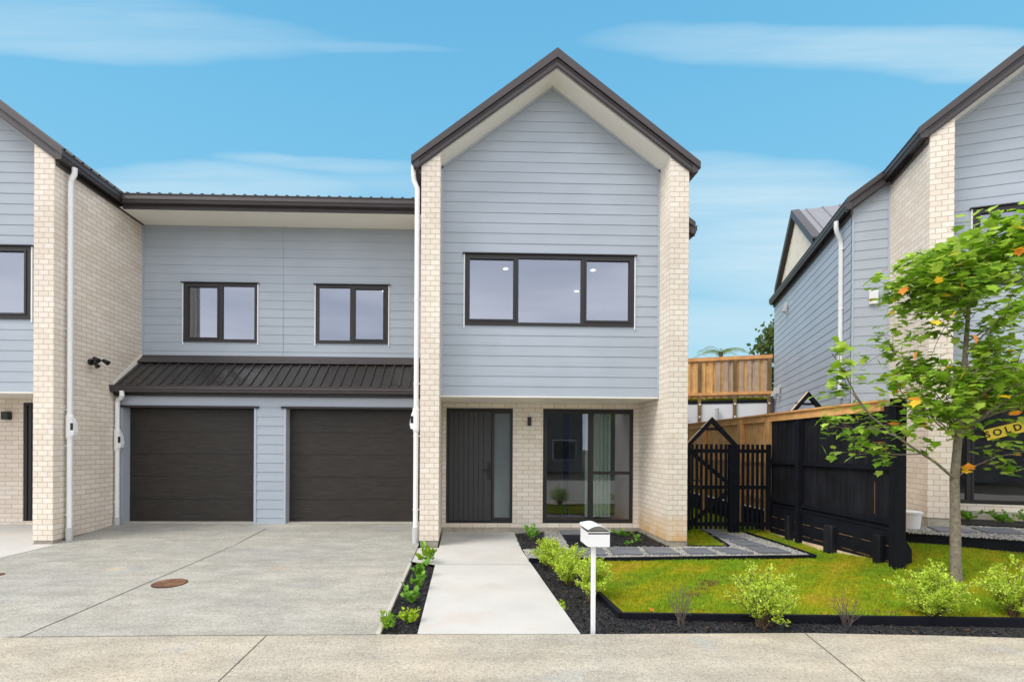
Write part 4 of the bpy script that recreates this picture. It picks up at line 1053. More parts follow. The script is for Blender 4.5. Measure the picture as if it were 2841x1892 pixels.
for u0, u1, zt in ((2194, 2213, -1.20), (2302, 2336, -1.20), (2444, 2470, -1.17)):
    y = (fyu(u0)+fyu(u1))/2; mb = MB(); p = FP(y, .085, 0)
    hw_ = .10 if u0 == 2302 else .058
    oc_ = [(p.x+a*.055, p.y+b*hw_) for a, b in ((-1, -.7), (-.6, -1), (.9, -1), (.9, 1), (-.6, 1), (-1, .7))]
    mb.prism(oc_, 2, zl(y)-.02, zt-.015, 'black_boards', caps=False); tp0 = [(q[0], q[1], zt-.015) for q in oc_]; tp1 = [(p.x+(q[0]-p.x)*.85, p.y+(q[1]-p.y)*.9, zt) for q in oc_]
    for i in range(6): mb.face([tp0[i], tp0[(i+1) % 6], tp1[(i+1) % 6], tp1[i]], 'black_boards')
    mb.face(tp1, 'black_boards'); mb.build('stub_post', fe)
st = MB(); p = (FX(Y_END)+.03, Y_END)
st.prism([(p[0], -1.75), (p[0]+.15, -1.75), (p[0]+.15, -1.33), (p[0]+.05, -1.18), (p[0], -1.18)], 1, Y_END+.02, Y_END+.12, 'black_stain'); st.build('end_block', fe)

def gate(root, x0, xm_, x1, y, zb, zs, zapx, full=True, dx=.0):
    """gabled slatted gate: leaf x0..xm_, fixed panel xm_..x1"""
    f = MB(); w = .06
    f.box(x0, x0+w, y, y+.09, zb, zs+.03, 'black_stain'); f.box(xm_-.10, xm_-.003, y-.01, y+.09, zb-.03, zs, 'black_stain'); f.box(xm_, xm_+.09, y, y+.09, zb-.05, zs, 'black_stain')
    f.build('gate_post', root)
    xa = (x0+xm_)/2
    for sgn, xe in ((-1, x0-.02), (1, xm_+.03)):
        mb = MB(); t = .085
        top = (xa, zapx); e = (xe, zs+.0)
        d = Vector((e[0]-xa, 0, e[1]-zapx)).normalized(); nn = Vector((-d.z, 0, d.x)) if sgn < 0 else Vector((d.z, 0, -d.x))
        if nn.z > 0: nn = -nn
        P = [Vector((xa, 0, zapx)), Vector((e[0], 0, e[1])), Vector((e[0], 0, e[1]))+nn*t*.8, Vector((xa, 0, zapx-t*1.35))]
        mb.prism([(q.x, q.z) for q in P], 1, y-.02, y+.035, 'black_stain')
        up = -nn*.004
        mb.face([(P[0].x+up.x, y-.02, P[0].z+up.z), (P[1].x+up.x, y-.02, P[1].z+up.z), (P[1].x+up.x, y+.035, P[1].z+up.z), (P[0].x+up.x, y+.035, P[0].z+up.z)], 'pine_cut')
        if 0: mb.face([(P[0].x+up.x, y-.0203, P[0].z+up.z), (P[1].x+up.x, y-.0203, P[1].z+up.z), (P[1].x+nn.x*.012, y-.0203, P[1].z+nn.z*.012), (P[0].x+nn.x*.012, y-.0203, P[0].z+nn.z*.012)], 'pine_rail')
        mb.build('rafter', root)
    mb = MB(); hx = (xm_-x0)*.235; zc = zapx-(zapx-zs)*.44
    mb.box(xa-hx, xa+hx, y, y+.06, zc-.02, zc+.02, 'black_stain'); mb.build('collar_beam', root)
    if not full: return
    s = (xm_-x0)/(2038-1908.)
    slats = [(1917, 1923), (1929, 1936), (1941.5, 1948), (1954.5, 1962), (1968, 1975), (1982, 1988.5), (1994.7, 2001.5), (2007.7, 2015), (2021, 2028)]
    for a, b in slats:
        mb = MB(); xa_, xb_ = x0+(a-1908)*s, x0+(b-1908)*s; mb.box(xa_, xb_, y-.018, y+.0, zb+.03, zs, 'black_stain'); mb.build('slat', root)
    for a, b in ((2059, 2066), (2072, 2079), (2084.6, 2091.3), (2096.7, 2103.7), (2109.5, 2116.8), (2123, 2136)):
        mb = MB(); xa_, xb_ = xm_+.09+(a-2055)/(2136-2055.)*(x1-xm_-.09), xm_+.09+(b-2055)/(2136-2055.)*(x1-xm_-.09)
        mb.box(xa_, xb_, y-.018, y, zb+.02, zs, 'black_stain'); mb.build('slat', root)
    for z in (0, 1, 2):
        zz = [zs-.13, (zs+zb)/2+.0, zb+.12][z]
        mb = MB(); mb.box(x0+w, xm_-.10, y+.002, y+.045, zz-.036, zz+.036, 'black_stain'); mb.box(xm_+.09, x1-.04, y+.002, y+.045, zz-.036, zz+.036, 'black_stain'); mb.build('gate_rail', root)
    for (p, q) in (((x0+.08, zs-.16), (xm_-.12, (zs+zb)/2+.07)), ((xm_-.12, (zs+zb)/2-.08), (x0+.08, zb+.14))):
        mb = MB(); d = Vector((q[0]-p[0], q[1]-p[1])).normalized(); n = Vector((-d.y, d.x))*.035
        mb.prism([(p[0]-n.x, p[1]-n.y), (q[0]-n.x, q[1]-n.y), (q[0]+n.x, q[1]+n.y), (p[0]+n.x, p[1]+n.y)], 1, y+.003, y+.04, 'black_stain'); mb.build('brace', root)
    mb = MB(); mb.box(x0+.05, x0+.27, y-.03, y-.018, (zs+zb)/2-.02, (zs+zb)/2+.02, 'black_plastic'); mb.box(x0+.07, x0+.27, y-.03, y-.018, (zs+zb)/2+.12, (zs+zb)/2+.15, 'black_plastic'); mb.build('latch', root)
YGT = 9.70
gx0, gxm, gx1 = on_y(1908, 1300, YGT)[0], on_y(2040, 1300, YGT)[0], on_y(2138, 1300, YGT)[0]
gt = thing('garden_gate', 'black slatted garden gate with a gabled top beside the brick pier', 'gate')
gate(gt, gx0, gxm, gx1, YGT, on_y(2045, 1474, YGT)[2]+.02, on_y(2000, 1232, YGT)[2], on_y(1979.5, 1157, YGT)[2])
g2 = thing('garden_gate', 'gabled black gate top showing above the orange fence cap against the grey boards', 'gate')
pa = on_y(2242, 1086, 9.9)
gate(g2, pa[0]-.46, pa[0]+.46, pa[0]+.6, 9.9, -1.2, .58, pa[2], full=False)

# far fence on its retaining wall, square to the right house
uf = thing('timber_fence', 'far raised orange paling fence on top of a white retaining wall between the houses', 'fence', (*RL(-.66, 8.1), 0), -TH)
mb = MB(); x = -5.6; k = 0
while x < -.02:
    fr_ = k % 2 == 0; w = .135 if fr_ else .10
    mt = 'pine' if (x < -1.75 or k % 3) and not (x > -1.7 and fr_) else 'pine_grey'
    mb.box(x, min(x+w, 0), (.0 if fr_ else .045), (.018 if fr_ else .063), 1.62, 2.84, mt); x += w-.008 if not fr_ else w-.004; k += 1
mb.build('palings', uf)
for z0, z1 in ((2.82, 2.935), (1.71, 1.80)):
    mb = MB(); mb.box(-5.6, .02, -.05, -.003, z0, z1, 'pine_rail'); mb.build('rail', uf)
for xx in (-5.2, -3.62, -2.06, -1.03, -.07):
    mb = MB()
    mb.box(xx-.055, xx+.045, -.16 if 0 else -.048, .0-.004, .4, 2.82, 'old_post'); o = mb.build('post', uf)
    bl = MB()
    for z in (1.42, 1.02): bl.tube([(xx, -.048, z), (xx, -.062, z)], .03, 'white_pvc', 10)
    bl.build('bolt', o)
rt = thing('retaining_wall', 'white block retaining wall with a black top board below the far orange fence', 'wall', (*RL(-.66, 8.1), 0), -TH)
mb = MB(); mb.box(-5.6, .0, .02, .2, -1.3, 1.44, 'white_block')
for z in (.2, .6, 1.0): mb.box(-5.6, 0, .0185, .0195, z-.002, z+.002, 'grey_pvc')
mb.build('blockwork', rt)
mb = MB(); mb.box(-5.6, .0, -.0, .25, 1.445, 1.545, 'black_stain'); mb.build('top_board', rt)
for u, h in ((1970, 1150), (1998, 1142)): pass
for x, zt in ((-2.55, 1.2), (-1.55, 1.28)):
    mb = MB(); mb.tube([(x, -.12, -1.2), (x, -.12, zt-.06), (x, -.12, zt)], [.05, .05, .06], 'grey_pvc', 12); mb.build('vent_pipe', rt, smooth=True)
bank = MB(); bp = [RL(-6.4, 8.32), RL(0.2, 8.32), RL(6, 30), RL(-20, 30)]
bank.face([(*bp[0], 1.53), (*bp[1], 1.53), (*bp[2], 1.9), (*bp[3], 1.9)], 'lawn_soil'); tag(bank.build('grass_bank'), kind='structure')

# ------------------------------------------------------------------ mailbox
mx_, my_ = 1.225, 4.70
mbx = thing('mailbox', 'white letterbox with a curved lid on a slim white post in the black mulch', 'mailbox', (mx_, my_, 0))
mb = MB(); mb.box(-.019, .019, -.019, .019, -1.78, -.905, 'white_paint'); mb.build('post', mbx, bevel=.004)
mb = MB(); hw, y0, y1 = .100, -.06, .24; zb_, zt_ = -.905, -.775
mb.box(-hw+.035, hw+.035, y0, y0+.003, zb_, -.792, 'white_paint')
mb.face([(-hw+.035, y0, zb_), (-hw+.035, y1, zb_), (hw+.035, y1, zb_), (hw+.035, y0, zb_)], 'white_paint')
for x in (-hw+.035, hw+.035): mb.face([(x, y0, zb_), (x, y1, zb_), (x, y1, zt_+.0), (x, y0, zt_)], 'white_paint')
mb.face([(-hw+.035, y1, zb_), (hw+.035, y1, zb_), (hw+.035, y1, zt_+.03), (-hw+.035, y1, zt_+.03)], 'white_paint')
mb.box(-hw+.036, hw+.034, y0+.001, y0+.004, -.778, -.770, 'white_paint')
mb.build('box', mbx)
mb = MB(); mb.box(-hw+.037, hw+.033, y0+.012, y0+.016, -.792, -.778, 'black_plastic')
n = 14; prof = []
for i in range(n+1):
    t = i/n; prof.append((-hw+.03+t*(2*hw+.015), -.768+.052*sin(pi*min(1, (.12+t*.88)))+.004))
mb.build('mail_slot', mbx)
mb = MB()
mb.face([(p[0], y0+.03, p[1]-.002) for p in prof]+[(hw+.033, y0+.03, -.770), (-hw+.037, y0+.03, -.770)], 'chrome')
mb.build('shield', mbx)
mb = MB()
for a, b in zip(prof, prof[1:]):
    mb.face([(a[0], y0-.012, a[1]), (b[0], y0-.012, b[1]), (b[0], y1+.02, b[1]), (a[0], y1+.02, a[1])], 'white_paint')
    mb.face([(a[0], y0-.012, a[1]-.003), (b[0], y0-.012, b[1]-.003), (b[0], y1+.02, b[1]-.003), (a[0], y1+.02, a[1]-.003)], 'white_paint')
    mb.face([(a[0], y0-.012, a[1]), (b[0], y0-.012, b[1]), (b[0], y0-.012, b[1]-.004), (a[0], y0-.012, a[1]-.004)], 'white_paint')
mb.tube([(-hw+.03, y1, -.735), (-hw+.09, y1, -.725)], .012, 'white_paint', 8)
mb.build('lid', mbx)

# ------------------------------------------------------------------ manhole covers, bucket
for (u, v, r, lab) in ((471, 1618, .168*1.0, 'rusty round cover set in the driveway beside the long joint'), (-6, 1594, .07, 'small rusty cover in the driveway at the left picture edge')):
    p = at(u, v, z_drive)
    if r > .1:
        a_ = at(424, 1619, z_drive); b_ = at(519, 1617, z_drive); r = .5*math.dist(a_[:2], b_[:2])
    t = thing('manhole_cover', lab, 'manhole cover', tuple(p))
    tl = (z_drive(p[0], p[1]+.3)-z_drive(p[0], p[1]-.3))/.6
    def disc(mb, r0, z, mat, n=40): mb.face([(r0*cos(2*pi*k/n), r0*sin(2*pi*k/n), z+tl*r0*sin(2*pi*k/n)) for k in range(n)], mat)
    mb = MB(); disc(mb, r, .004, 'brown_chip'); disc(mb, r*.965, .006, 'black_plastic'); mb.build('ring', t)
    mb = MB(); disc(mb, r*.94, .009, 'rust'); mb.build('lid', t)
bk = thing('bucket', 'white plastic bucket standing beside the black fence end on the slate terrace', 'bucket', (7.02, 7.80, -1.235))
mb = MB(); mb.tube([(0, 0, 0), (0, 0, .26)], [.115, .14], 'white_paint', 24); mb.build('pail', bk, smooth=True)
mb = MB(); mb.tube([(0, 0, .235), (0, 0, .245), (0, 0, .27), (0, 0, .275)], [.146, .152, .152, .146], 'white_pvc', 24); mb.build('lid', bk, smooth=True)

# ------------------------------------------------------------------ slate slabs
def slab(uvs, label, group, zf=gz, th=.03, up=.028, mat='slate', poly=None):
    P = poly or G(zf, *uvs); c = Vector((sum(p[0] for p in P)/4, sum(p[1] for p in P)/4, 0))
    mb = MB(); pts = []
    for i in range(4):
        a, b = P[i], P[(i+1) % 4]
        for t in (0, .25, .5, .75): pts.append((a[0]+(b[0]-a[0])*t+random.uniform(-.006, .006), a[1]+(b[1]-a[1])*t+random.uniform(-.006, .006)))
    z = max(zf(*p) for p in P)+up
    top = [(p[0]-c.x, p[1]-c.y, 0) for p in pts]; bot = [(p[0]*1.0-c.x, p[1]-c.y, -th) for p in pts]
    mb.face(top, mat)
    for i in range(len(pts)): mb.face([bot[i], bot[(i+1) % len(pts)], top[(i+1) % len(pts)], top[i]], mat)
    o = mb.build('slate_slab', None); o.location = (c.x, c.y, z); tag(o, label, 'paving slab', group); return o
def cs(pts, ox, oy, sc): return [(ox+p[0]/sc, oy+p[1]/sc) for p in pts]
A_ = lambda *p: cs(p, 1400, 1400, 2.944)
gr_ = 'slate slabs of the gravel path'
slab(A_((545, 362), (800, 362), (835, 422), (600, 422)), 'slate slab behind the mailbox post, leftmost of the front row', gr_)
slab(A_((840, 357), (1080, 357), (1130, 416), (888, 416)), 'slate slab right of the mailbox, second of the front row', gr_)
slab(A_((1130, 355), (1330, 358), (1435, 412), (1185, 412)), 'slate slab in front of the mulch bed, third of the front row', gr_)
slab(A_((1455, 365), (1640, 365), (1725, 410), (1515, 410)), 'slate slab just in front of the stained brick pier', gr_)
slab(A_((1690, 360), (1880, 365), (2035, 407), (1840, 407)), 'slate slab right of the brick pier in the front row', gr_)
slab(A_((1975, 352), (2205, 357), (2340, 403), (2080, 403)), 'rightmost slate slab at the corner of the gravel path', gr_)
slab(A_((1830, 303), (2000, 303), (2130, 343), (1935, 343)), 'slate slab in the diagonal path just behind the corner slab', gr_)
slab(A_((1690, 258), (1835, 255), (1985, 290), (1840, 292)), 'slate slab halfway along the diagonal path to the gate', gr_)
slab(A_((1600, 212), (1725, 212), (1820, 246), (1690, 246)), 'slate slab nearest the black garden gate', gr_)
slab(A_((238, 372), (290, 372), (330, 420), (262, 420)), 'small slate slab at the left end of the gravel beside the concrete path', gr_)
for i, (y0, y1, w_) in enumerate(((205, 252, 'nearest the house'), (257, 298, 'in the middle'), (304, 352, 'nearest the gravel row'))):
    xl = 440+ (y0-205)*.62
    slab(A_((xl, y0), (xl+222, y0), (xl+255, y1), (xl+28, y1)), 'dark slate step slab below the sliding door, '+w_, 'dark slabs below the sliding door', mat='slate' if i == 0 else 'black_stain')
tz = lambda x, y: -1.23
B_ = lambda *p: cs(p, 2250, 1100, 2.24)
slab(B_((715, 812), (890, 812), (1035, 850), (800, 846)), 'slate slab beside the tree trunk on the neighbouring terrace', 'slate slabs of the neighbouring terrace', tz)
slab(B_((1000, 820), (1250, 830), (1330, 862), (1090, 852)), 'long slate slab right of the tree trunk on the neighbouring terrace', 'slate slabs of the neighbouring terrace', tz)
slab(B_((1150, 735), (1330, 738), (1400, 775), (1230, 765)), 'dark slate slab by the neighbouring glass door', 'slate slabs of the neighbouring terrace', tz, mat='black_stain')

# ------------------------------------------------------------------ scattered stuff
def inpoly(P, poly):
    x, y = P[:, 0], P[:, 1]; r = np.zeros(len(P), bool); n = len(poly)
    for i in range(n):
        x1, y1 = poly[i]; x2, y2 = poly[(i+1) % n]
        c = ((y1 > y) != (y2 > y)) & (x < (x2-x1)*(y-y1)/(y2-y1+1e-12)+x1); r ^= c
    return r
def rand_in(poly, n):
    poly = [tuple(p) for p in poly]; a = np.array(poly); lo, hi = a.min(0), a.max(0); out = np.zeros((0, 2))
    while len(out) < n:
        q = rng.uniform(lo, hi, (n*2, 2)); out = np.vstack([out, q[inpoly(q, poly)]])
    return out[:n]
def rotm(n, tilt=.5):
    a = rng.uniform(0, 2*pi, n); b = rng.normal(0, tilt, n); c = rng.normal(0, tilt, n)
    ca, sa, cb, sb, cc, sc_ = np.cos(a), np.sin(a), np.cos(b), np.sin(b), np.cos(c), np.sin(c); z = np.zeros(n); o = np.ones(n)
    Rz = np.array([[ca, -sa, z], [sa, ca, z], [z, z, o]]).transpose(2, 0, 1); Ry = np.array([[cb, z, sb], [z, o, z], [-sb, z, cb]]).transpose(2, 0, 1); Rx = np.array([[o, z, z], [z, cc, -sc_], [z, sc_, cc]]).transpose(2, 0, 1)
    return Rz @ Ry @ Rx
def npmesh(name, V, Fs, mats, mi=None, parent=None):
    """V (n,3), Fs (m,k) int"""
    me = bpy.data.meshes.new(name); m, k = Fs.shape
    me.vertices.add(len(V)); me.vertices.foreach_set('co', V.astype(np.float32).ravel())
    me.loops.add(m*k); me.loops.foreach_set('vertex_index', Fs.astype(np.int32).ravel())
    me.polygons.add(m); me.polygons.foreach_set('loop_start', np.arange(0, m*k, k, dtype=np.int32)); 
    for q in mats: me.materials.append(MATS[q])
    if mi is not None: me.polygons.foreach_set('material_index', mi.astype(np.int32))
    me.update(calc_edges=True); me.validate()
    o = bpy.data.objects.new(name, me); COL.objects.link(o)
    if parent: o.parent = parent
    return o
def scatter(name, base, faces, pos, R_, S_, mats, mi, parent=None):
    base = np.array(base, float); faces = np.array(faces); n = len(pos); nv = len(base)
    V = np.einsum('nij,nvj->nvi', R_, base[None]*S_[:, None, :])+pos[:, None, :]
    Fs = (faces[None]+(np.arange(n)*nv)[:, None, None]).reshape(-1, faces.shape[1])
    return npmesh(name, V.reshape(-1, 3), Fs, mats, np.repeat(mi, len(faces)), parent)
CUBE = [(x, y, z) for x in (-.5, .5) for y in (-.5, .5) for z in (-.5, .5)]
CUBEF = [(0, 4, 5, 1), (2, 3, 7, 6), (0, 1, 3, 2), (4, 6, 7, 5), (1, 5, 7, 3), (0, 2, 6, 4)]
def chips(poly, n, zf, name='bark_chips'):
    P = rand_in(poly, n); z = np.array([zf(*p) for p in P])+rng.uniform(-.004, .022, n)
    S = np.stack([rng.uniform(.02, .085, n), rng.uniform(.006, .017, n), rng.uniform(.002, .006, n)], 1)
    mi = (rng.random(n) < .010).astype(int)
    o = scatter(name, CUBE, CUBEF, np.column_stack([P, z]), rotm(n, .28), S, ['bark_chip', 'brown_chip'], mi)
    return tag(o, 'black shredded bark mulch', 'mulch', kind='stuff')
zb2 = lambda x, y: z_path(x, y)-.045
chips([p for p in bed_front if p[0] < 8.2]+[], 17000, zb2) if 0 else None
bf = [bed_front[0], bed_front[1], bed_front[2], bed_front[3], bed_front[4], (5.9, bed_front[4][1]), (5.9, 4.72)]+bed_front[7:]
chips(bf, 21000, zb2); chips(bed_left, 5000, zb2); chips(bed_door, 1800, z_path); chips(bed_pier, 2600, z_path)
bl2 = [RL(-.1+1.0, .5), RL(2.6, .5), RL(2.6, 1.35), RL(.45, 1.35), RL(.45, .5)]
sheet('garden_bed', bl2, z_terr, 'bark_mulch', .0, .5)
# gravel
ICO = [(0, 0, 1), (.9, 0, .2), (.25, .85, .3), (-.75, .5, .15), (-.7, -.55, .25), (.3, -.9, .1), (0, 0, -.6)]
ICOF = [(0, 1, 2), (0, 2, 3), (0, 3, 4), (0, 4, 5), (0, 5, 1), (6, 2, 1), (6, 3, 2), (6, 4, 3), (6, 5, 4), (6, 1, 5)]
vary('stone_a', (.42, .41, .38), .25, 15, .8); vary('stone_b', (.20, .205, .21), .25, 15, .8); vary('stone_c', (.58, .56, .50), .2, 15, .8)
def gravel(poly, n, zf, label):
    P = rand_in(poly, n); z = np.array([zf(*p) for p in P])+rng.uniform(.0, .008, n)
    s = rng.uniform(.007, .015, n); S = np.stack([s*rng.uniform(.8, 1.3, n), s, s*.7], 1)
    o = scatter('gravel', ICO, ICOF, np.column_stack([P, z]), rotm(n, .8), S, ['stone_a', 'stone_b', 'stone_c'], rng.choice(3, n, p=[.5, .35, .15]))
    tag(o, label, 'gravel', kind='stuff')
gravel(gravel_poly, 15000, gz, 'loose grey gravel between the slate slabs')
tp = G(tz, (2520, 1462), (2570, 1456), (2841, 1440), (2841, 1500), (2520, 1478)); gravel([tp[0], RL(-.1, -.02), RL(.5, .45), RL(2.6, .45), tp[3], tp[4]], 7000, lambda x, y: -1.232, 'loose grey gravel on the neighbouring terrace')

# grass
def blades(poly, n, zf, hmin, hmax, avoid=(), name='grass', label='short mossy lawn grass', wd=.0045):
    P = rand_in(poly, n); k = np.ones(len(P), bool)
    for a in avoid: k &= ~inpoly(P, a)
    P = P[k]; n = len(P); z = np.array([zf(*p) for p in P])-.012
    def nz(P, f, s):  # cheap smooth noise
        x, y = P[:, 0]*f+s, P[:, 1]*f*1.3-s
        return (np.sin(x+1.7*np.sin(y*.9))+np.sin(1.9*y+1.3*np.cos(x*1.1+2))+np.sin(2.7*x-1.9*y))/3
    f = nz(P, 2.2, 1.)+.5*nz(P, 6.3, 4.)+rng.normal(0, .45, n)
    mi = np.where(f > .25, 1, np.where(f < -.65, 2, 0)); br_ = nz(P, 1.7, 5.)+.7*nz(P, 5.1, 9.)+.5*nz(P, 13., 3.)+rng.normal(0, .22, n); mi = np.where(br_ < -1.3, 3, mi)
    dens = nz(P, 3.1, 7.)+.6*nz(P, 8., 2.)
    keep = (dens > -.95) | (rng.random(n) < .35); P, z, mi, f = P[keep], z[keep], mi[keep], f[keep]; n = len(P)
    h = rng.uniform(hmin, hmax, n)*(1+.25*np.clip(f, -1, 1)); a = rng.uniform(0, 2*pi, n); w = wd*(P[:, 1]/5)
    lean = rng.normal(0, .45, (n, 2))*h[:, None]
    d = np.column_stack([np.cos(a), np.sin(a)])*w[:, None]
    V = np.zeros((n, 3, 3)); V[:, 0, :2] = P-d; V[:, 1, :2] = P+d; V[:, 2, :2] = P+lean; V[:, :2, 2] = z[:, None]; V[:, 2, 2] = z+h
    o = npmesh(name, V.reshape(-1, 3), np.arange(n*3).reshape(n, 3), ['blade_a', 'blade_b', 'blade_c', 'blade_d'], mi)
    return tag(o, label, 'grass', kind='stuff')
gp_ = [tuple(p) for p in gravel_poly]
lawn_vis = [LW[0], (LW[1][0]+.03, LW[1][1]), (LW[2][0]+.02, LW[2][1]+.03), (6.2, LW[2][1]+(4.76-LW[2][1])*(6.2-LW[2][0])/(9-LW[2][0])+.03), (8.3, 6.6), te[0], (FX(6.6)+.2, 6.9), (FX(6.4), 6.4), (FX(9.6)-.02, 9.6), (4.3, 9.6), (3.85, 8.5), (3.2, 8.35)]
blades(lawn_vis, 210000, z_lawn, .018, .042, [gp_])
blades([(4.4, 9.6), (FX(9.6)-.05, 9.6), (FX(14)-.05, 14), (4.4, 14)], 16000, z_lawn, .03, .07, label='longer grass behind the garden gate')
blades([RL(-6.4, 8.36), RL(-.7, 8.36), RL(-.7, 9.3), RL(-6.4, 9.3)], 16000, lambda x, y: 1.53, .08, .22, label='bright grass on the bank behind the far fence', wd=.006)

# ------------------------------------------------------------------ plants
QL = [(0, 0, 0), (.5, .38, .08), (1., 0, -.02), (.5, -.38, .08)]            # small leaf, folded
QLF = [(0, 1, 2), (0, 2, 3)]
def orient(D, spin):
    """rotation taking +x to D with a random spin"""
    D = D/np.linalg.norm(D, axis=1)[:, None]; n = len(D)
    ref = rng.normal(0, 1, (n, 3)) if spin else np.tile([0, 0, 1.], (n, 1))
    y = np.cross(ref, D); y /= np.linalg.norm(y, axis=1)[:, None]+1e-9; z = np.cross(D, y)
    return np.stack([D, y, z], 2)
def shrub(base, w, h, label, nstem=16, nleaf=2600, ls=.027, name='shrub', mats=('lime_a', 'lime_b', 'lime_c'), group=None, lean=.0, low=.15, cat='shrub', jit=.035, twigmat='twig', root=None):
    t = thing(name, label, cat, tuple(base), 0, group)
    sb = MB(); tips = []; segs = []
    for i in range(nstem):
        a = rng.uniform(0, 2*pi); r = sqrt(rng.uniform(.02, 1))*w/2; hh = h*(1-.45*(r/(w/2))**2)*rng.uniform(.78, 1.04)
        p0 = np.array([rng.normal(0, .02), rng.normal(0, .02), 0.]); p3 = np.array([cos(a)*r+lean, sin(a)*r, hh])
        p1 = p0+np.array([cos(a)*r*.25, sin(a)*r*.25, hh*.4]); pts = []
        for k in range(6):
            s_ = k/5; pts.append((1-s_)**2*p0+2*s_*(1-s_)*p1+s_*s_*p3)
        sb.tube(pts, [(.0022 if twigmat == 'dead_twig' else .0055)*(1-.8*k/5)+.0009 for k in range(6)], twigmat, 5, False); segs.append(pts)
        for _ in range(4):                                     # side twigs
            s_ = rng.uniform(.3, .95); k = int(s_*5); q = pts[k]*(1-(s_*5-k))+pts[min(k+1, 5)]*(s_*5-k)
            e = q+np.array([rng.normal(0, .09), rng.normal(0, .09), rng.uniform(.01, .12)])*(w/.6)
            sb.tube([q, (q+e)/2+np.array([0, 0, .008]), e], [.0014, .0011, .0008] if twigmat == 'dead_twig' else [.0022, .0018, .001], twigmat, 4, False); segs.append([q, (q+e)/2, e])
    if nstem: sb.build('stems', t)
    if nleaf:
        if nleaf > 1000: nleaf = int(nleaf*1.6); ls *= .80
        n = nleaf; si = rng.integers(0, len(segs), n); s_ = rng.uniform(low, 1.02, n)**.75
        P = np.zeros((n, 3)); D = np.zeros((n, 3))
        for j in range(n):
            g_ = segs[si[j]]; m_ = len(g_)-1; q = min(s_[j], .999)*m_; k = int(q); P[j] = g_[k]*(1-(q-k))+g_[k+1]*(q-k); D[j] = g_[min(k+1, m_)]-g_[k]
        P += rng.normal(0, jit*.45, (n, 3)); D = D/np.linalg.norm(D, axis=1)[:, None]+rng.normal(0, .75, (n, 3)); P[:, 2] = np.maximum(P[:, 2], .015)
        s3 = ls*rng.uniform(.6, 1.25, n)
        mi = rng.choice(len(mats), n, p=[.45, .35, .2] if len(mats) == 3 else [.5, .5])
        scatter('foliage', QL, QLF, P, orient(D, True), np.column_stack([s3, s3, s3]), list(mats), mi, t)
    return t
gS = 'lime green shrubs along the lawn edge'
def B(u, v, dz=0., zf=zbed): p = at(u, v, zf); return (p[0], p[1], p[2]+dz)
shrub(B(1530, 1580), .50, .46, 'lime green shrub, farthest of the row beside the concrete path', 22, 4200, group=gS)
shrub(B(1580, 1625), .54, .50, 'lime green shrub, second of the row beside the concrete path', 22, 4800, group=gS)
shrub(B(1635, 1668), .54, .52, 'lime green shrub behind the mailbox post', 22, 4800, group=gS)
shrub(B(2112, 1742), .66, .66, 'open lime green shrub with bare dark stems in front of the lawn', 34, 3800, group=gS, low=.35)
shrub(B(2585, 1722), .66, .56, 'dense bushy lime shrub in front of the tree trunk', 30, 5600, group=gS)
shrub(B(2815, 1722), .56, .62, 'lime shrub at the right picture edge', 26, 3800, group=gS, low=.3)
for (u, v, w_, h_, lab) in ((1886, 1738, .30, .50, 'tall dead twiggy shrub in the mulch left of the open lime shrub'), (2350, 1738, .34, .38, 'short dead grey shrub in the mulch between two lime shrubs')):
    shrub(B(u, v), w_, h_, lab, 17, 50, .012, 'dead_shrub', ('leaf_orange', 'brown_chip', 'brown_chip') if 0 else ('brown_chip', 'dead_twig'), 'dead shrubs in the front bed', twigmat='dead_twig')
LOB = [(0, 0, 0), (.12, .30, .03), (.42, .46, .05), (.48, .24, .0), (.78, .30, .02), (1., 0, -.06), (.78, -.30, .02), (.48, -.24, .0), (.42, -.46, .05), (.12, -.30, .03)]
LOBF = [(0, 1, 3), (1, 2, 3), (0, 3, 5), (3, 4, 5), (0, 5, 7), (5, 6, 7), (0, 7, 9), (7, 8, 9)]
def herb(base, w, h, n, ls, label, group=None, name='small_plant', mats=('green_a', 'green_b')):
    t = thing(name, label, 'plant', tuple(base), 0, group); sb = MB(); P = []; D = []
    for i in range(max(4, n//9)):
        a = rng.uniform(0, 2*pi); r = rng.uniform(.1, 1)*w/2; e = np.array([cos(a)*r, sin(a)*r, h*rng.uniform(.5, 1.)])
        sb.tube([(0, 0, 0), tuple(e*.5+np.array([0, 0, h*.08])), tuple(e)], [.003, .0025, .0015], 'green_a', 4, False)
        for _ in range(9):
            s_ = rng.uniform(.35, 1.05); P.append(e*s_+rng.normal(0, .012, 3)); v = rng.normal(0, 1, 3); v[2] = abs(v[2])*.4; D.append(v+e*3)
    sb.build('stems', t); P = np.array(P); D = np.array(D); n = len(P); s3 = ls*rng.uniform(.7, 1.2, n)
    scatter('foliage', LOB, LOBF, P, orient(D, True), np.column_stack([s3, s3, s3]), list(mats), rng.choice(2, n), t)
    return t
gh = 'small green plants in the narrow bed by the driveway'
zl2 = lambda x, y: z_path(x, y)-.02
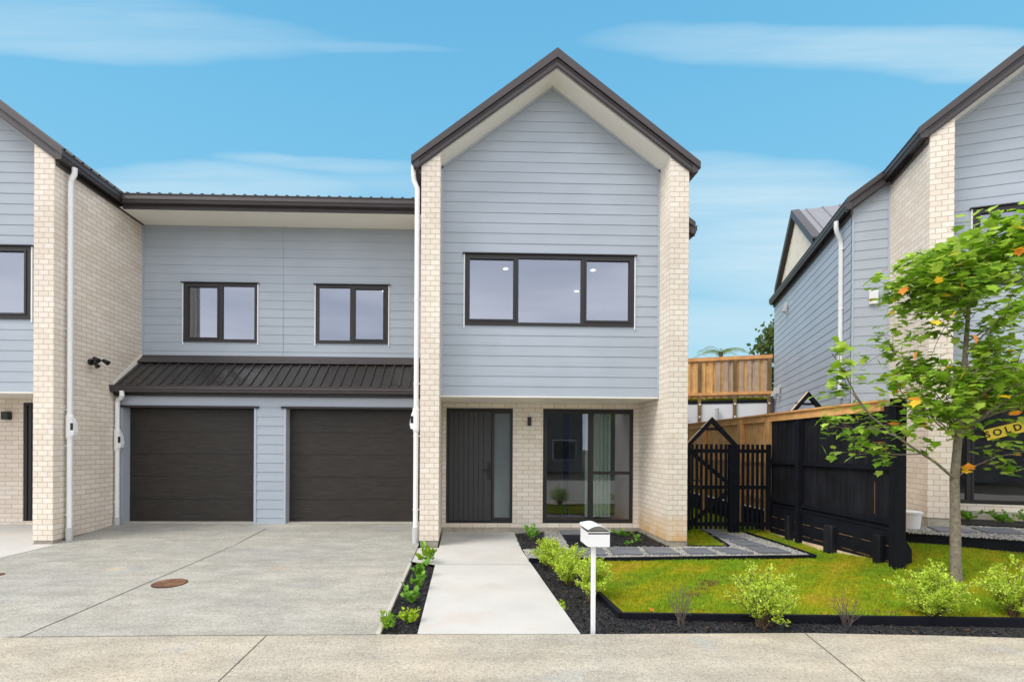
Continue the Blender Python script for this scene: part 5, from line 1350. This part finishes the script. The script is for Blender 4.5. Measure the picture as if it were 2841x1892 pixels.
for (u, v, w_, h_, n, ls, lab, m_) in (
    (1188, 1566, .34, .30, 80, .075, 'pale leafy plant at the top of the narrow driveway bed by the brick pier', ('green_b', 'lime_c')),
    (1163, 1605, .26, .22, 60, .07, 'green plant second from the pier in the narrow driveway bed', ('green_a', 'green_b')),
    (1160, 1640, .20, .20, 50, .065, 'green plant in the middle of the narrow driveway bed', ('green_a', 'green_b')),
    (1142, 1672, .22, .17, 60, .065, 'bright green plant nearest the bare mulch in the narrow driveway bed', ('green_a', 'green_b')),
    (1075, 1748, .22, .16, 110, .045, 'low bushy green plant at the road end of the driveway bed', ('green_b', 'lime_c')),
    (1130, 1730, .24, .14, 90, .045, 'yellow green sprig by the road beside the concrete path', ('lime_c', 'lime_a'))):
    herb(B(u, v, 0, zl2), w_, h_, n, ls, lab, gh, mats=m_)
herb(B(1473, 1500, 0, z_path), .32, .26, 80, .06, 'green plant in the mulch patch right of the front door path', 'small plants by the brick wall')
herb(B(1723, 1490, 0, z_path), .34, .14, 60, .055, 'low green plant in the mulch against the sliding door wall', 'small plants by the brick wall')
herb(B(1768, 1508, 0, z_path), .22, .16, 50, .055, 'small green plant nearest the recessed brick side wall', 'small plants by the brick wall')
herb(B(1740, 1513, 0, z_path), .16, .07, 30, .04, 'tiny green sprig at the front of the mulch bed below the sliding door', 'small plants by the brick wall')
herb(B(1558, 1690), .09, .07, 14, .03, 'tiny lime seedling alone in the mulch beside the concrete path', 'small plants by the brick wall', mats=('lime_c', 'lime_a'))
for a_, b_, l_ in ((.95, .95, 'just right of the tree trunk'), (1.35, .85, 'in the middle of its bed'), (1.75, .95, 'at the right end of its bed')):
    q = RL(a_, b_); herb((q[0], q[1], -1.2), .5, .16, 160, .05, 'dark green ground cover below the neighbouring glass door, '+l_, 'ground cover by the right house', 'ground_cover_plant', ('green_a', 'leaf_c'))

# ------------------------------------------------------------------ street tree
TB = at(2655, 1612, z_lawn); TY = TB[1]
tree = thing('street_tree', 'young tree with green and a few orange lobed leaves on the right lawn', 'tree', tuple(TB))
T0 = Vector(TB)
def Q(u, v, dy=0.): return Vector(on_y(u, v, TY+dy))-T0
K = 2841/2354.
mb = MB(); tp_ = [Q(u*K, v*K, d) for u, v, d in ((2198, 1350, 0), (2197, 1300, 0), (2196, 1200, 0), (2194, 1100, .02), (2203, 1000, .03), (2213, 900, .03), (2220, 800, 0), (2228, 690, -.02), (2236, 580, 0), (2240, 520, 0))]
mb.tube(tp_, [.068, .056, .050, .045, .039, .032, .025, .018, .011, .005], 'bark_tree', 14); mb.build('trunk', tree, smooth=True)
br = []                                                       # branches: polylines
def arc(p, q, sag=.05, n=6):
    o = []
    for k in range(n):
        s_ = k/(n-1); c = p.lerp(q, s_); c.z += sag*4*s_*(1-s_); o.append(c)
    return o
shown = [((2194, 1100), [(2150, 1062), (2100, 1030), (2050, 995), (2000, 955), (1965, 905), (1938, 850), (1912, 812)], -.25),
         ((2120, 1043), [(2070, 1045), (2010, 1040), (1965, 1045)], -.2), ((2060, 1002), [(2010, 985), (1965, 985), (1945, 990)], -.25),
         ((1990, 945), [(1960, 905), (1925, 880)], -.3), ((2194, 1100), [(2230, 1075), (2290, 1050), (2370, 1035)], -.1),
         ((2200, 1010), [(2150, 970), (2090, 930), (2060, 880)], .2), ((2205, 980), [(2260, 930), (2330, 900), (2380, 880)], .1)]
for s_, pts, dy in shown:
    P = [Q(s_[0]*K, s_[1]*K, 0 if s_[0] > 2190 else dy*.6)]+[Q(a*K, b*K, dy*(i+1)/len(pts)) for i, (a, b) in enumerate(pts)]
    br.append((P, .018 if len(pts) > 3 else .009))
cen = Q(2250*K, 765*K)
for i in range(52):
    k = rng.uniform(3.8, 8.05); i0 = int(k); p = tp_[i0].lerp(tp_[min(i0+1, 9)], k-i0); a = i*2.4+rng.uniform(-.3, .3)
    frac = (p.z-tp_[3].z)/(tp_[9].z-tp_[3].z); ln = (1.0-.52*frac)*rng.uniform(.5, 1.05)
    e = p+Vector((cos(a)*ln, sin(a)*ln*.95, ln*rng.uniform(.25, .8)*(1-.35*frac)+.03)); br.append((arc(p, e, .05), .014*(1-.5*frac)))
bm_ = MB()
leaves_P = []; leaves_D = []
def addleaf(p, d, n, spread):
    for _ in range(n):
        leaves_P.append(np.array(p)+rng.normal(0, spread, 3)); v = rng.normal(0, 1, 3)*np.array([1, 1, .55]); v[2] -= .35; leaves_D.append(v+np.array(d)*.6)
for P, r in br:
    bm_.tube(P, [r*(1-.75*k/(len(P)-1)) for k in range(len(P))], 'bark_tree', 6, False)
    L = len(P)
    for k in range(1, L):
        d = (P[k]-P[k-1]).normalized()
        if k >= 2:
            for _ in range(1 if k < L-2 else 3):
                b0 = P[k-1].lerp(P[k], rng.uniform(0, 1)); e = b0+Vector((rng.normal(0, .16), rng.normal(0, .16), rng.normal(.05, .12)))+d*.1
                bm_.tube([b0, (b0+e)/2+Vector((0, 0, .015)), e], [.004, .003, .0018], 'twig', 5, False)
                addleaf(e, d, 8, .06); addleaf((b0+e)/2, d, 4, .05)
bm_.build('branches', tree, smooth=True)
P = np.array(leaves_P); D = np.array(leaves_D)
W_ = P+np.array(TB); zz_ = W_ @ _f; uu_ = CX+F_PX*(W_ @ RX)/zz_; vv_ = CY-F_PX*(W_ @ UX)/zz_
ok_ = ~((uu_ > 2725) & (uu_ < 2900) & (vv_ > 1120) & (vv_ < 1225) & (rng.random(len(P)) < .6))   # a thin spot in the crown
P, D = P[ok_], D[ok_]
n = len(P); s3 = rng.uniform(.060, .125, n)
MAPLE = [(0, 0, 0), (-.06, .22, .02), (.10, .52, .03), (.30, .36, .0), (.46, .62, .05), (.62, .34, .0), (.72, .20, 0), (1., 0., -.08), (.72, -.20, 0), (.62, -.34, .0), (.46, -.62, .05), (.30, -.36, .0), (.10, -.52, .03), (-.06, -.22, .02), (.42, 0, -.03)]
MAPLEF = [(14, i, i+1) for i in range(13)]+[(14, 13, 0)]
mi = rng.choice(5, n, p=[.40, .34, .242, .010, .008])
lp_ = scatter('foliage', MAPLE, MAPLEF, P, orient(D, False), np.column_stack([s3, s3*.9, s3]), ['leaf_a', 'leaf_b', 'leaf_c', 'leaf_yellow', 'leaf_orange'], mi, tree)
# a few yellow and orange leaves where the photograph shows them
yl = [(2201, 716), (2250, 762), (2160, 645), (2082, 660), (2108, 812), (2292, 914), (2212, 1070), (2205, 1085), (2225, 1080), (2110, 925), (2205, 870), (2332, 570), (2345, 572), (2190, 590), (2330, 960), (2150, 745)]
P = np.array([list(Q(u*K, v*K, -1.0+rng.uniform(-.05, .05))) for u, v in yl for _ in range(1)]); n = len(P); P += rng.normal(0, .015, (n, 3)); P[6:8] = np.array([list(Q(u*K, v*K, -.12)) for u, v in ((2212, 1072), (2222, 1082))])
s3 = rng.uniform(.075, .10, n); D = rng.normal(0, 1, (n, 3))*np.array([1, .3, 1]); R_ = orient(D, False)
scatter('autumn_leaves', MAPLE, MAPLEF, P, rotm(n, .4) @ np.tile(np.array([[1, 0, 0], [0, .2, -.98], [0, .98, .2]]), (n, 1, 1)) if 0 else R_, np.column_stack([s3, s3, s3]), ['leaf_yellow', 'leaf_orange'], rng.choice(2, n, p=[.7, .3]), tree)

for (u, v, lab, m_, a_) in ((1802, 1700, 'orange fallen leaf lying at the front edge of the lawn', 'leaf_orange', .3), (2379, 1712, 'reddish brown curled leaf on the black mulch right of the short dead shrub', 'brown_chip', 1.2), (2300, 1716, 'small tan leaf on the black mulch left of the short dead shrub', 'leaf_orange', 2.2)):
    p = at(u, v, z_lawn if v < 1705 else zbed); mb = MB(); sc_ = .06
    for f in MAPLEF: mb.face([(MAPLE[i][0]*sc_, MAPLE[i][1]*sc_, MAPLE[i][2]*sc_+.01*sin(i)) for i in f], m_)
    o = mb.build('fallen_leaf'); o.location = (p[0], p[1], p[2]+.035); o.rotation_euler = (.2, -.15, a_); tag(o, lab, 'leaf')
# far tree and palm behind the raised fence
def far_tree(u, v0, v1, Y, rad, label, n=2600, name='tree'):
    p = on_y(u, v1, Y); h = on_y(u, v0, Y)[2]-1.9; t = thing(name, label, 'tree', (p[0], p[1], 1.8))
    mb = MB(); mb.tube([(0, 0, -.5), (.05, 0, h*.4), (0, 0, h*.8)], [.2, .14, .05], 'bark_tree', 10)
    for i in range(10):
        a = i*2.4; mb.tube([(0, 0, h*.35+i*h*.04), (cos(a)*rad*.6, sin(a)*rad*.6, h*.6+i*h*.03)], [.05, .015], 'bark_tree', 6, False)
    mb.build('trunk', t)
    c = rng.normal(0, 1, (45, 3)); c /= np.linalg.norm(c, axis=1)[:, None]; c *= rng.uniform(.35, 1, (45, 1))*np.array([rad, rad, h*.42]); c[:, 2] += h*.58
    P = c[rng.integers(0, 45, n)]+rng.normal(0, rad*.16, (n, 3)); s3 = rng.uniform(.12, .26, n)
    scatter('crown', QL, QLF, P, orient(rng.normal(0, 1, (n, 3)), True), np.column_stack([s3]*3), ['far_leaf_a', 'far_leaf_b'], rng.choice(2, n), t)
far_tree(2185, 880, 1000, 24., 1.55, 'dark green tree behind the far fence, half hidden by the right house', n=7000)
pm = on_y(2000, 985, 18.5); pt_ = thing('palm_tree', 'feathery palm crown rising behind the far orange fence', 'palm', (pm[0], pm[1], 1.6))
mb = MB(); top = pm[2]-1.6+.08; mb.tube([(0, 0, 0), (0, 0, top)], [.10, .07], 'bark_tree', 10); mb.build('trunk', pt_)
for i in range(13):
    a = i*2.4; ln = rng.uniform(.7, 1.0); mb = MB(); pts = []
    for k in range(9):
        s_ = k/8; pts.append(Vector((cos(a)*ln*s_, sin(a)*ln*s_, top+.5*ln*s_*(1-s_*1.15)+(.15 if i % 3 == 0 else 0)*s_)))
    mb.tube(pts, [.01*(1-s/9) for s in range(9)], 'far_leaf_b', 4, False)
    for k in range(1, 9):
        for sd_ in (-1, 1):
            for f_ in (0, .5):
                p = pts[k-1].lerp(pts[k], f_); e = p+Vector((-sin(a)*sd_*.16+cos(a)*.10, cos(a)*sd_*.16+sin(a)*.10, -.10)); mb.face([p, p+Vector((cos(a)*.02, sin(a)*.02, 0)), e], 'far_leaf_b' if k % 2 else 'lime_c')
    mb.build('frond', pt_)

# house across the street: only seen as a reflection in the glass
vary('far_trim', (.7, .7, .7), .03, 2, .5)
for ox, lab in ((2.5, 'plain grey gabled house across the street, mirrored in the middle house glass'), (16.5, 'plain grey gabled house across the street, mirrored in the right house glass')):
    oh = thing('townhouse', lab, 'house', (ox, -16., -1.7), 0, 'houses across the street')
    mb = MB(); mb.box(-6, 6, -6, 0, 0, 5.2, 'far_render'); mb.face([(-6, 0, 5.2), (6, 0, 5.2), (0, 0, 8.2)], 'far_render'); mb.build('wall', oh)
    mb = MB(); mb.face([(-6.4, .4, 5.0), (0, .4, 8.3), (0, -6.4, 8.3), (-6.4, -6.4, 5.0)], 'roof_metal'); mb.face([(6.4, .4, 5.0), (0, .4, 8.3), (0, -6.4, 8.3), (6.4, -6.4, 5.0)], 'roof_metal'); mb.build('roof', oh)
    mb = MB(); mb.box(-4.8, -2.4, .005, .06, 0, 2.2, 'navy_cloth'); mb.build('garage_door', oh)
    for wx, wz in ((1., 1.0), (-3.6, 3.4), (1.4, 3.4), (4.0, .9)):
        mb = MB(); mb.box(wx-.08, wx+1.58, .005, .04, wz-.08, wz+1.38, 'far_trim'); w_ = mb.build('window', oh)
        mb = MB(); mb.box(wx, wx+1.5, .042, .06, wz, wz+1.3, 'black_plastic'); mb.build('pane', w_)
